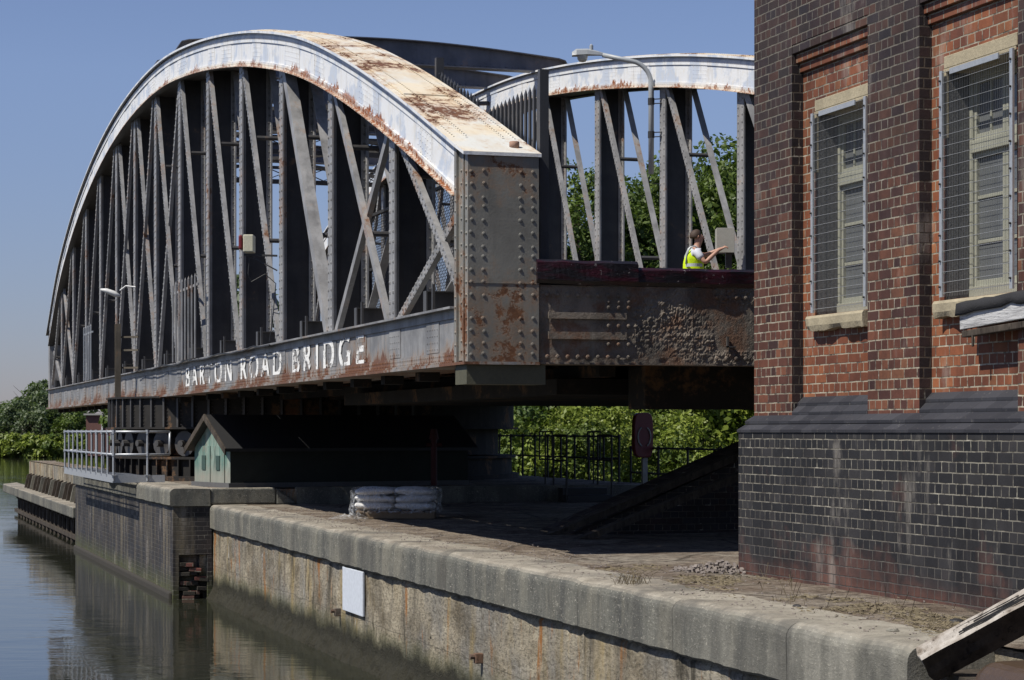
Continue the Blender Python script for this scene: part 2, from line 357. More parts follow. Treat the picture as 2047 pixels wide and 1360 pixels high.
def quay_concrete():
    n = NT('quay_concrete')
    ag = n.noise(30, 6, .8, k=(1,.38,1)); st = n.noise(1.9, 4, .6, k=(1,1,.3), dist=.3); bl = n.noise(1.6, 7, .72, k=(1,.5,1))
    c = n.mix(n.rng(bl, .38, .62), (.17,.14,.095), (.48,.42,.31))
    c = n.mix(n.rng(st, .45, .66, 0, .8), c, (.13,.115,.09))
    c = n.mix(n.rng(n.noise(.7, 5, .65), .48, .62, 0, .75), c, (.27,.26,.235))
    c = n.mix(n.rng(ag, .50, .60, 0, .7), c, (.075,.066,.05)); c = n.mix(n.rng(ag, .42, .34, 0, .6), c, (.52,.48,.40))
    gate = n.rng(n.noise(1.1, 2, .5, k=(1,1,.3)), .46, .58)
    y = n.noise(1.7, 6, .7, k=(1,1,.22), dist=.3); c = n.mix(n.math('MULTIPLY', gate, n.rng(y, .51, .62, 0, .65)), c, (.36,.27,.12))
    o = n.noise(2.1, 7, .72, k=(1,1,.22), dist=.3); c = n.mix(n.rng(o, .58, .65, 0, .9), c, (.32,.13,.03))
    wv = n.noise(2.6, 6, .7, k=(1,1,.35), dist=.4); c = n.mix(n.rng(wv, .65, .70, 0, .9), c, (.58,.57,.54))
    dk = n.noise(2.3, 7, .72, k=(1,1,.16), dist=.2); c = n.mix(n.rng(dk, .56, .65, 0, .85), c, (.045,.04,.03))
    hl = n.vor(3.1, vec=n.sc(n.pos, (1,.6,1))); c = n.mix(n.rng(hl, .07, .04), c, (.02,.018,.014))
    jn = n.rng(n.math('ABSOLUTE', n.math('SUBTRACT', n.math('ADD', n.z, n.math('MULTIPLY', n.noise(1.5, 4, .7), .12)), .66)), .008, .003, 0, .7); c = n.mix(jn, c, (.10,.09,.07))
    wl = n.math('ADD', n.z, n.math('MULTIPLY', n.math('SUBTRACT', n.noise(1.6, 6, .7), .5), .5))
    c = n.mix(n.rng(wl, .60, .36, 0, .6), c, (.10,.11,.045)); c = n.mix(n.rng(wl, .50, .32, 0, .95), c, (.03,.028,.02))
    n.bump(n.rng(hl, .04, .09), .8, .03); n.set(c, .9, 0, .2); n.bump(ag, 1.0, .035); n.bump(n.noise(5, 5, .7), .6, .05); M['quay_concrete'] = n.mat
    n = NT('coping_stone')
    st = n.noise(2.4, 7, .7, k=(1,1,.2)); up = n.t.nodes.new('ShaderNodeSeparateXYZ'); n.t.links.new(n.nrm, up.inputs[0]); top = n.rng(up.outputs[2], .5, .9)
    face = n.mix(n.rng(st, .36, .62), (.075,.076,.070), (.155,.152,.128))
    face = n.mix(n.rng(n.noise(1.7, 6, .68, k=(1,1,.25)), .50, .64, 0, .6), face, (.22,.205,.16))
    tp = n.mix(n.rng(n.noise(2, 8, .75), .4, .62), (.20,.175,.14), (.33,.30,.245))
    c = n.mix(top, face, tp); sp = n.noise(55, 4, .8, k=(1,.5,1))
    c = n.mix(n.rng(n.noise(14, 6, .75, k=(1,.5,1)), .56, .64, 0, .6), c, (.06,.058,.05)); c = n.mix(n.rng(n.noise(17, 5, .75, k=(1,.5,1)), .60, .66, 0, .5), c, (.36,.34,.28))
    c = n.mix(n.rng(sp, .60, .66, 0, .8), c, (.50,.47,.40)); c = n.mix(n.rng(sp, .38, .32, 0, .6), c, (.05,.047,.04))
    c = n.mix(n.rng(n.y, 17.5, 13.0, 0, .5), c, n.mix(n.rng(st, .4, .6), (.20,.19,.155), (.34,.32,.27))); c = n.mix(n.rng(n.noise(1.1, 5, .65, k=(1,1,.4)), .5, .62, 0, .6), c, (.07,.068,.062))
    n.set(c, .88, 0, .25); n.bump(sp, .6, .012); n.bump(n.noise(4, 5, .6), .4, .04); M['coping_stone'] = n.mat
    n = NT('quay_ground')
    a = n.noise(1.1, 7, .65); b = n.noise(9, 6, .7)
    c = n.mix(n.rng(a, .36, .62), (.13,.095,.07), (.27,.225,.175))
    c = n.mix(n.rng(n.noise(.7, 5, .6), .5, .66, 0, .8), c, (.31,.28,.23))
    vc = n.vor(.55, feat='DISTANCE_TO_EDGE'); c = n.mix(n.rng(n.math('ADD', vc, n.math('MULTIPLY', n.noise(6, 4, .7), .05)), .045, .03, 0, .75), c, (.05,.04,.03)); c = n.mix(n.rng(b, .46, .64, 0, .85), c, (.055,.04,.03)); c = n.mix(n.rng(n.noise(55, 3, .7), .64, .7, 0, .8), c, (.42,.38,.32))
    n.set(c, .95, 0, .2); n.bump(n.noise(14, 8, .75), .9, .05); M['quay_ground'] = n.mat
    n = NT('grass_ground'); c = n.mix(n.rng(n.noise(3, 6, .7), .4, .65), (.05,.075,.02), (.11,.13,.04)); n.set(c, .95, 0, .1); n.bump(n.noise(30, 5, .8), .9, .08); M['grass_ground'] = n.mat
quay_concrete()
def water():
    n = NT('water_surface')
    n.set((.022,.024,.016), .035, 0, .5); n.b.inputs['IOR'].default_value = 1.33
    v = n.sc(n.pos, (1,1,1))
    # rotate ripples so that crests lie across the view down the canal
    xr = n.math('ADD', n.math('MULTIPLY', n.x, CS), n.math('MULTIPLY', n.y, -SN)); yr = n.math('ADD', n.math('MULTIPLY', n.x, SN), n.math('MULTIPLY', n.y, CS))
    p = n.comb(n.math('MULTIPLY', xr, .55), yr, 0.0)
    a = n.noise(3.2, 3, .5, vec=p, dist=.6); b = n.noise(1.0, 2, .5, vec=p); big = n.rng(n.noise(.12, 3, .5, vec=p), .42, .6, .25, 1)
    n.bump(n.math('MULTIPLY', n.math('ADD', n.math('MULTIPLY', a, .4), n.math('MULTIPLY', b, .8)), big), .30, .045)
    n.bump(n.noise(11, 2, .5, vec=p), .10, .008)
    M['water_surface'] = n.mat
water()
def wood(name, a, b, vs):
    n = NT(name); g = n.noise(10, 6, .65, k=vs); c = n.mix(n.rng(g, .38, .62), a, b)
    c = n.mix(n.rng(n.noise(26, 4, .7, k=vs), .58, .66, 0, .8), c, tuple(x*.3 for x in a)); n.set(c, .85, 0, .25); n.bump(g, .8, .02); M[name] = n.mat
wood('weathered_timber', (.17,.14,.11), (.42,.39,.35), (.5,.5,.5)); wood('grey_board', (.30,.30,.30), (.48,.48,.48), (1,.25,2.5))
wood('brown_timber', (.025,.018,.013), (.075,.055,.038), (.5,.5,.5)); wood('dark_timber', (.035,.028,.022), (.085,.07,.055), (1,1,.25)); wood('stick_wood', (.10,.08,.06), (.28,.24,.2), (2,2,.5))
def green_door():
    n = NT('green_boards'); c = n.mix(n.rng(n.noise(3, 6, .7, k=(1,1,.3)), .4, .65), (.08,.17,.145), (.27,.33,.28)); c = n.mix(n.rng(n.noise(7, 7, .78, k=(1,1,.4)), .54, .60, 0, .8), c, (.19,.17,.14)); c = n.mix(n.rng(n.noise(5, 6, .7, k=(1,1,.2)), .56, .66, 0, .7), c, (.05,.075,.065))
    line = n.math('FRACT', n.math('MULTIPLY', n.math('ADD', n.x, n.math('MULTIPLY', n.y, -1.0)), 8.0)); c = n.mix(n.rng(line, .08, .03, 0, .8), c, (.05,.09,.08))
    c = n.mix(n.rng(n.z, 2.5, 2.2, 0, .7), c, (.28,.26,.22)); n.set(c, .8, 0, .2); M['green_boards'] = n.mat
green_door()
plain('galvanised', (.42,.44,.46), .42, .15, 5, .05, .35); plain('white_paint', (.68,.68,.66), .5, .08, 3, .05)
plain('sign_white', (.62,.66,.72), .45, .06, 2, .03); plain('dark_iron', (.022,.021,.021), .6, .3, 6, .2)
plain('palisade_steel', (.045,.048,.055), .5, .2, 6, .1); plain('cream_plastic', (.55,.53,.40), .45, .06, 4, .03)
plain('red_plastic', (.16,.014,.016), .4, .1, 4, .03); plain('cabinet_grey', (.36,.35,.31), .5, .08, 5, .05)
plain('lamp_grey', (.34,.36,.37), .45, .12, 8, .05); plain('lamp_glass', (.45,.45,.40), .15, .05, 8, 0)
plain('cream_stone', (.36,.31,.21), .9, .45, 4, .5, vs=(1,1,.5)); plain('stone_dark', (.10,.10,.10), .9, .3, 6, .4)
plain('window_frame', (.31,.31,.245), .7, .2, 9, .2, vs=(1,1,.3)); plain('slate', (.02,.02,.021), .6, .15, 8, .1)
plain('felt_black', (.018,.018,.02), .9, .4, 6, .6); plain('sack_paper', (.70,.70,.69), .6, .2, 5, .1); plain('pallet_wood', (.22,.16,.10), .9, .25, 8, .3)
plain('skin', (.42,.23,.16), .55, .08, 12, .02); plain('hair', (.05,.028,.016), .7, .3, 40, .3); plain('grey_tshirt', (.56,.58,.64), .8, .06, 10, .1)
plain('silver_tape', (.42,.45,.47), .3, .05, 8, 0); plain('dark_trousers', (.03,.032,.04), .85, .2, 8, .2); plain('rubble', (.25,.215,.19), .95, .3, 14, .6)
plain('terracotta', (.33,.20,.14), .8, .1, 10, .1); plain('bark', (.06,.045,.032), .9, .3, 6, .5); plain('cable_black', (.015,.015,.016), .5, .1, 5, 0)
plain('straw', (.19,.155,.095), .9, .45, 9, 0); plain('house_brick_hazy', (.15,.07,.055), .8, .2, 6, .2); plain('roof_tile', (.07,.06,.06), .8, .2, 5, .2)  # distant brick dulled: haze put into its colour
plain('wet_stone', (.075,.05,.032), .3, .4, 5, .5); plain('mossy_steel', (.085,.082,.052), .7, .45, 3, .3); plain('hut_side_shade', (.018,.022,.018), .9, .4, 4, .3); plain('pipe_red', (.06,.008,.008), .7, .3, 5, .1); plain('louvre_green', (.035,.07,.06), .8, .4, 9, .4); plain('mud', (.035,.03,.022), .9, .4, 8, .8)
n = NT('hi_vis'); n.set((.58,.78,.015), .7, 0, .2); n.bump(n.noise(9, 3), .3, .02); M['hi_vis'] = n.mat
n = NT('window_glass'); n.set(n.mix(n.noise(2.5, 5, .65), (.07,.075,.08), (.17,.18,.18)), n.rng(n.noise(6, 4), .3, .7, .06, .3), 0, .6); M['window_glass'] = n.mat
n = NT('chalk_paint')
tr = n.t.nodes.new('ShaderNodeBsdfTransparent'); mx = n.t.nodes.new('ShaderNodeMixShader')
n.set(n.mix(n.noise(5, 4), (.72,.71,.68), (.86,.86,.84)), .6)
w_ = n.rng(n.math('ADD', n.math('MULTIPLY', n.noise(2.6, 3, .6), .6), n.math('MULTIPLY', n.noise(16, 5, .75), .4)), .525, .55)
n.t.links.new(w_, mx.inputs[0]); n.t.links.new(n.b.outputs[0], mx.inputs[1]); n.t.links.new(tr.outputs[0], mx.inputs[2]); n.t.links.new(mx.outputs[0], n.out.inputs[0]); M['chalk_paint'] = n.mat
n = NT('plastic_film'); n.set((.75,.77,.80), .18, 0, .6); tr = n.t.nodes.new('ShaderNodeBsdfTransparent'); mx = n.t.nodes.new('ShaderNodeMixShader')
n.put(mx.inputs[0], n.rng(n.noise(9, 5, .7, dist=1.5), .46, .66, .03, .5)); n.t.links.new(tr.outputs[0], mx.inputs[1]); n.t.links.new(n.b.outputs[0], mx.inputs[2]); n.t.links.new(mx.outputs[0], n.out.inputs[0]); n.bump(n.noise(12, 4, .7, dist=2), .6, .03); M['plastic_film'] = n.mat
def leafmat(name, a, b, c):
    n = NT(name); r = n.white(n.sc(n.pos, (3.1,3.1,3.1))) ; g = n.t.nodes.new('ShaderNodeNewGeometry')
    col = n.mix(g.outputs['Random Per Island'], a, b); col = n.mix(n.rng(n.noise(.55, 3), .42, .62), col, c)
    oi = n.t.nodes.new('ShaderNodeObjectInfo'); col = n.mix(n.math('MULTIPLY', oi.outputs['Random'], .4), col, b)
    n.set(col, .5, 0, .35)
    tl = n.t.nodes.new('ShaderNodeBsdfTranslucent'); n.put(tl.inputs[0], n.mix(.5, col, (.12,.2,.02))); mx = n.t.nodes.new('ShaderNodeMixShader'); mx.inputs[0].default_value = .3
    n.t.links.new(n.b.outputs[0], mx.inputs[1]); n.t.links.new(tl.outputs[0], mx.inputs[2]); n.t.links.new(mx.outputs[0], n.out.inputs[0]); M[name] = n.mat
leafmat('leaf_mid', (.07,.115,.018), (.12,.165,.032), (.045,.08,.018)); leafmat('leaf_dark', (.035,.06,.018), (.065,.10,.028), (.03,.05,.018))
leafmat('leaf_hazy', (.085,.12,.055), (.13,.16,.075), (.07,.10,.05))
leafmat('leaf_light', (.17,.23,.025), (.23,.27,.045), (.06,.10,.022))

# ------------------------------------------------------------------ setting: water, banks, quay ground
b = MB(); b.quad((-900,-150,0),(900,-150,0),(900,1500,0),(-900,1500,0)); struct(b.build('water', M['water_surface']), 'still brown-grey canal water with fine ripples', 'water')
b = MB()  # far bank land beyond the canal and the bank on the right behind the island
a0 = cw(-200, 256); a1 = cw(-60, 256); a2 = cw(10, 250); a3 = cw(20, 200)
b.prism([(*cw(-900,256),-1),(*cw(-20,254),-1),(*cw(-12,170),-1),(*cw(-6,112),-1),(33,70,-1),(34,-60,-1),(900,-60,-1),(900,1500,-1),(-900,1500,-1)][::-1], (0,0,1.5))
struct(b.build('far_bank', M['grass_ground']), 'green bank on the far side of the canal', 'ground')
def grid_ground(name, x0, x1, y0, y1, z, mat, step=.22, amp=.018):
    nx = max(2, int((x1-x0)/step)); ny = max(2, int((y1-y0)/step)); m = MB()
    for j in range(ny+1):
        for i in range(nx+1):
            x = x0+(x1-x0)*i/nx; y = y0+(y1-y0)*j/ny
            e = min(1, (x-x0)/.5)
            m.v.append((x, y, z + e*amp*(mnoise.noise(Vector((x*1.1, y*1.1, z)))+.6*mnoise.noise(Vector((x*4, y*4, z))))))
    for j in range(ny):
        for i in range(nx):
            k = j*(nx+1)+i; m.f.append((k, k+1, k+nx+2, k+nx+1)); m.m.append(0)
    return struct(m.build(name, mat, smooth=True))
QZ, RZ = 1.715, 2.02
grid_ground('quay_ground', 6.95, 15.25, 2, 40.150, QZ-.004, M['quay_ground'])
grid_ground('raised_quay_ground', 6.2, 15.25, 40.300, 79, RZ-.004, M['quay_ground'], .4)
b = MB(); b.box(7.0, 15.2, 0, 40.150, -1, QZ-.03); b.box(6.2, 15.2, 40.150, 79, -1, RZ-.03); struct(b.build('quay_core', M['quay_concrete']))

# ------------------------------------------------------------------ quay wall and its coping
def coping(b, X, y0, y1, ztop, h, w=.62, r=.10, amp=0.009):
    prof = [(X+w, ztop)] + [(X+r-r*math.sin(a), ztop-r+r*math.cos(a)) for a in [math.pi/2*i/5 for i in range(6)]] + [(X, ztop-h+.02), (X+.02, ztop-h), (X+w, ztop-h)]
    n = len(prof); ny = max(2, int((y1-y0)/.07)); base = len(b.v)
    for j in range(ny+1):
        y = y0+(y1-y0)*j/ny; e = .012 if j in (0, ny) else 0
        for (x, z) in prof:
            q = amp*(mnoise.noise(Vector((x*2, y*2.3, z*2)))+.6*mnoise.noise(Vector((x*9, y*9, z*9)))-1.2*max(0, mnoise.noise(Vector((x*3, y*4, z*3+7)))-.42)*4)
            b.v.append((x+q+(e if x < X+.3 else 0), y, z+q-e*(z > ztop-.2)))
    for j in range(ny):
        for i in range(n):
            k = base+j*n; b.f.append((k+i, k+(i+1) % n, k+n+(i+1) % n, k+n+i)); b.m.append(b.cm)
    b.f.append(tuple(base+i for i in range(n))[::-1]); b.m.append(b.cm); b.f.append(tuple(base+ny*n+i for i in range(n))); b.m.append(b.cm)
qw = thing('quay_wall', (6.6, 26, 0), 'long stained concrete quay wall with rounded stone coping above the water', 'quay wall')
stones = [12.5, 14.35, 16.6, 19.0, 21.3, 23.6, 25.9, 28.2, 30.5, 32.9, 35.2, 37.5, 40.100]
for y0, y1 in zip(stones[:-1], stones[1:]):
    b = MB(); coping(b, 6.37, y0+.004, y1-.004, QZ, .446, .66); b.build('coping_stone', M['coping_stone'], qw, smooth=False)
b = MB(); coping(b, 6.42, 4.0, 11.75, QZ-.02, .446, .62, .16); o = b.build('coping_stone', M['wet_stone'], qw); o['label'] = 'rusty wet brown coping length in the near corner'
b = MB(); b.box(6.55, 7.05, 11.75, 12.5, -1, 1.55); b.build('ladder_recess', M['dark_timber'], qw)
# wall face: displaced sheet with a weedy slope at the waterline
b = MB(); ny = 620; nz = 30
for j in range(ny+1):
    y = 3+(40.150-3)*j/ny
    for i in range(nz+1):
        z = -.4 + (1.275+.4)*i/nz
        x = 6.44 + .02*mnoise.noise(Vector((y*.9, z*.9, 0))) + .028*max(0, mnoise.noise(Vector((y*4, z*4, 3)))-.15)
        k = max(0, .20-z + .10*mnoise.noise(Vector((y*1.1, 0, 5)))); x -= min(.16, k*.55) + (.06*mnoise.noise(Vector((y*7, z*9, 9)))+.04*mnoise.noise(Vector((y*15, z*18, 2))) if k > 0 else 0)
        if z > 1.24: x += .04
        b.v.append((x, y, z))
for j in range(ny):
    for i in range(nz):
        k = j*(nz+1)+i; b.f.append((k, k+nz+1, k+nz+2, k+1)); b.m.append(0)
b.build('wall_face', M['quay_concrete'], qw, smooth=True)
# projecting brick section left of it
bw = thing('brick_quay', (6, 48, 0), 'blue-black brick quay section projecting into the water with a pale stone coping', 'quay wall')
b = MB(); b.box(5.70, 7.2, 40.210, 57.7, .0, 1.70); b.box(5.70, 6.5, 40.210, 57.7, -.8, 0.0)
# the near end: brickwork above a broken-out hollow
b2 = MB(); b2.box(5.70, 6.42, 40.070, 40.205, .80, 1.70); b2.box(5.70, 5.82, 40.070, 40.205, -.6, .80); b2.box(6.33, 6.43, 40.070, 40.205, -.6, .80); b2.build('broken_end', M['quay_brick'], bw, bevel=.01)
b.build('brick_face', M['quay_brick'], bw)
b = MB(); b.box(5.64, 6.30, 40.150, 57.6, -.5, .13); b.build('footing', M['mud'], bw, bevel=.04)
for y0, y1 in ((40.030, 41.3), (41.3, 43.6), (43.6, 46.0), (46.0, 48.6), (48.6, 51.4), (51.4, 54.4), (54.4, 57.7)):
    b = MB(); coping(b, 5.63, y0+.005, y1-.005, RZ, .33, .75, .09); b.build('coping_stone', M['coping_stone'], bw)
b = MB(); b.box(6.39, 7.6, 40.050, 40.45, 1.72, RZ-.004); b.prism([(7.6,40.050,1.7),(7.6,40.050,RZ-.004),(8.0,40.050,1.72)], (0,.4,0)); b.build('end_kerb', M['coping_stone'], bw, bevel=.03)
for i in range(16):
    b = MB(); x = 5.86+random.random()*.4; z = .02+.085*(i % 8)+random.random()*.02
    b.beam((x-.11, 40.100+random.random()*.05, z), (x+.11, 40.100+random.random()*.07, z+random.uniform(-.02,.02)), .11, .072)
    tag(b.build('fallen_brick', M['fallen_brick' if i % 3 == 0 else 'mud'], bevel=.008), 'loose broken brick in the hollow at the corner of the brick quay', 'brick', 'loose bricks in the broken quay corner')
# raised ledge riser across the island
b = MB(); b.box(8.0, 15.2, 40.090, 40.300, 1.5, RZ); struct(b.build('quay_step', M['coping_stone']))
# far part of quay with ledge, brackets and piles
fq = thing('far_quay', (6.3, 68, 0), 'low concrete quay beyond the brick section with projecting ledge on piles', 'quay wall')
b = MB()
for y0, y1 in ((57.75, 62), (62, 67), (67, 72.5), (72.5, 78.5)): coping(b, 6.25, y0, y1-.01, 1.80, .62, .6, .08)
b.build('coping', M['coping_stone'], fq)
b = MB(); b.box(6.35, 7.0, 57.75, 78.4, -1, 1.19); b.build('back_wall', M['dark_timber'], fq)
b = MB(); b.box(5.63, 6.33, 57.75, 84, .80, 1.09); b.prism([(5.63,84,.80),(6.33,84,.80),(6.33,86.5,.80)], (0,0,.29)); b.build('ledge', M['coping_stone'], fq, bevel=.03)
for i in range(18):
    b = MB(); y = 58.3+i*1.15; b.prism([(6.29,y,1.10),(5.95,y,1.10),(6.05,y,1.55),(6.24,y,1.62),(6.24,y,1.2)], (0,.12,0)); b.build('bracket', M['dark_timber'] if i % 3 else M['coping_stone'], fq)
for i in range(19):
    b = MB(); y = 58.1+i*1.3; b.cyl((6.08, y, -.6), (6.08, y, .79), .09, 8); b.box(5.95, 6.3, y-.08, y+.08, .62, .795); b.build('pile', M['dark_timber'], fq)
b = MB(); b.box(5.98, 6.10, 58, 83, .10, .22); b.build('waling', M['dark_timber'], fq)
# white panel and iron bolts on the wall
b = MB(); b.box(6.395, 6.425, 27.76, 28.96, .66, 1.24); o = b.build('white_panel', M['sign_white'], bevel=.006); tag(o, 'blank white panel fixed to the quay wall below the coping', 'sign')
def bolt(y, z, lab):
    t = thing('wall_bolt', (6.42, y, z), lab, 'bolt', 'iron bolts in the quay wall'); b = MB(); b.box(6.36, 6.45, y-.04, y+.04, z-.055, z+.055); b.build('plate', M['crusted_steel'], t, bevel=.01)
    b = MB(); b.cyl((6.36, y, z+.02), (6.31, y, z+.02), .03, 8); b.build('bolt_head', M['crusted_steel'], t)
bolt(29.3, .60, 'rusty iron bolt projecting from the quay wall left of the white panel'); bolt(22.35, .66, 'square rusty iron bolt projecting from the quay wall right of the white panel'); bolt(17.4, .62, 'stained iron bolt nearest the bottom right of the quay wall')

# ------------------------------------------------------------------ brick tower on the right
tw = thing('brick_tower', (8.3, 16, QZ), 'red and blue brick control tower with dark plinth and two tall barred windows', 'building')
PX, WX, RX = 8.13, 8.243, 8.355
YE = 19.40
b = MB(); b.box(PX, 14, 6, YE, 1.4, 3.045); b.build('plinth', M['plinth_brick'], tw)
n = NT('bevel_brick'); u = n.math('DIVIDE', n.math('ADD', n.x, n.y), .2286); fu = n.math('FRACT', u); r = n.white(n.comb(n.math('FLOOR', u), n.math('FLOOR', n.math('DIVIDE', n.z, .075)), 1.0))
c = n.ramp(r, ((0,(.020,.020,.024)), (1,(.042,.042,.048)))); c = n.mix(n.rng(fu, .03, .015), c, (.012,.012,.014)); c = n.mix(n.rng(n.noise(26, 4, .7, k=(1,3,.6)), .66, .69, 0, .7), c, (.35,.33,.28))
n.set(c, .6, 0, .35); n.bump(n.rng(fu, .02, .05), .4, .008); n.bump(n.noise(20, 4, .7), .25, .008); M['bevel_brick'] = n.mat
def bevel_course(x0, x1, y0, y1, z0, z1, endy=None):
    """sloping-topped plinth course: vertical nib then a chamfer going back to the next face"""
    m = MB(); nib = .025
    e = (endy if endy is not None else 0)
    vs = [(x0,y0,z0),(x0,y1,z0),(x0,y0,z0+nib),(x0,y1,z0+nib),(x1,y0,z1),(x1,y1-e,z1),(x1+.3,y0,z1),(x1+.3,y1-e,z1),(x1+.3,y0,z0),(x1+.3,y1,z0),(x1+.3,y1,z0+nib)]
    m.add(vs, [(0,2,3,1),(2,4,5,3),(4,6,7,5),(1,3,10,9),(3,5,7,10),(0,8,6,4,2),(0,1,9,8)]); return m
d = (WX-PX)/2
bevel_course(PX-.012, PX+d, 6, YE+.012, 3.047, 3.047+.078, .012+d).build('bevel_course', M['bevel_brick'], tw)
bevel_course(PX+d-.010, WX-.002, 6, YE-d+.01, 3.127, 3.205, d+.012).build('bevel_course', M['bevel_brick'], tw)
piers = [(18.42, YE-.113), (15.94, 16.87), (13.45, 14.39), (10.9, 11.85), (6, 9.4)]
recs = [(16.87, 18.42), (14.39, 15.94), (11.85, 13.45), (9.4, 10.9)]
ZC0, ZC1, ZTOP = 6.32, 6.57, 13.5
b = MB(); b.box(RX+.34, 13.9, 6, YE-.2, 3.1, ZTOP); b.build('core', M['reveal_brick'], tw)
for y0, y1 in piers:
    b = MB(); b.cm = 0; zt = ZC1
    b.add([(WX,y0,3.205),(WX,y1,3.205),(WX,y1,zt),(WX,y0,zt)], [(0,3,2,1)])
    if y1 > 19: b.add([(WX,y1,3.205),(14,y1,3.205),(14,y1,zt),(WX,y1,zt)], [(0,3,2,1)])
    b.cm = 1
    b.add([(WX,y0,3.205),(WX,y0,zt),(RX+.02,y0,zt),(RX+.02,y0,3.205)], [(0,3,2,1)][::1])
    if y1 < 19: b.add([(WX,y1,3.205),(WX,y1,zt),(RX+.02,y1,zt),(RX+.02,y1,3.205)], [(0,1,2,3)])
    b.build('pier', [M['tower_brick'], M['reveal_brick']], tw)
b = MB(); b.box(WX, 14, 6, YE-.113, ZC1, ZTOP); b.build('upper_wall', M['tower_brick'], tw)
win = [(17.06, 18.13, 4.10, 5.93), (14.60, 15.70, 4.10, 5.93), (12.1, 13.2, 4.1, 5.93)]
for i, (y0, y1) in enumerate(recs):
    for j in range(3):    # corbel courses, each oversailing the one below
        m = MB(); x = WX + .004 + (2-j)*.0365 if False else WX+.004+(2-j)*.036
        m.box(x, RX+.05, y0-.001, y1+.001, ZC0+j*.083+.002, ZC0+(j+1)*.083); m.build('corbel_course', M['panel_brick'] if j < 2 else M['tower_brick'], tw, bevel=.004)
    z1 = ZC0+.004; b = MB()
    if i < 3:
        a0, a1, s0, s1 = win[i]
        b.box(RX, RX+.36, y0, a0, 3.3, z1); b.box(RX, RX+.36, a1, y1, 3.3, z1); b.box(RX, RX+.36, a0, a1, 3.3, s0); b.box(RX, RX+.36, a0, a1, s1, z1)
    else: b.box(RX, RX+.36, y0, y1, 3.3, z1)
    b.build('panel_wall', M['panel_brick'], tw)
    for j in range(2):
        x0 = WX-.002+j*.056; zz = 3.207+j*.082
        m = MB(); m.add([(x0,y0+.002,zz),(x0,y1-.002,zz),(x0,y0+.002,zz+.025),(x0,y1-.002,zz+.025),(x0+.056,y0+.002,zz+.08),(x0+.056,y1-.002,zz+.08),(x0+.2,y0+.002,zz+.08),(x0+.2,y1-.002,zz+.08)], [(0,2,3,1),(2,4,5,3),(4,6,7,5)])
        m.build('bevel_course', M['bevel_brick'], tw)
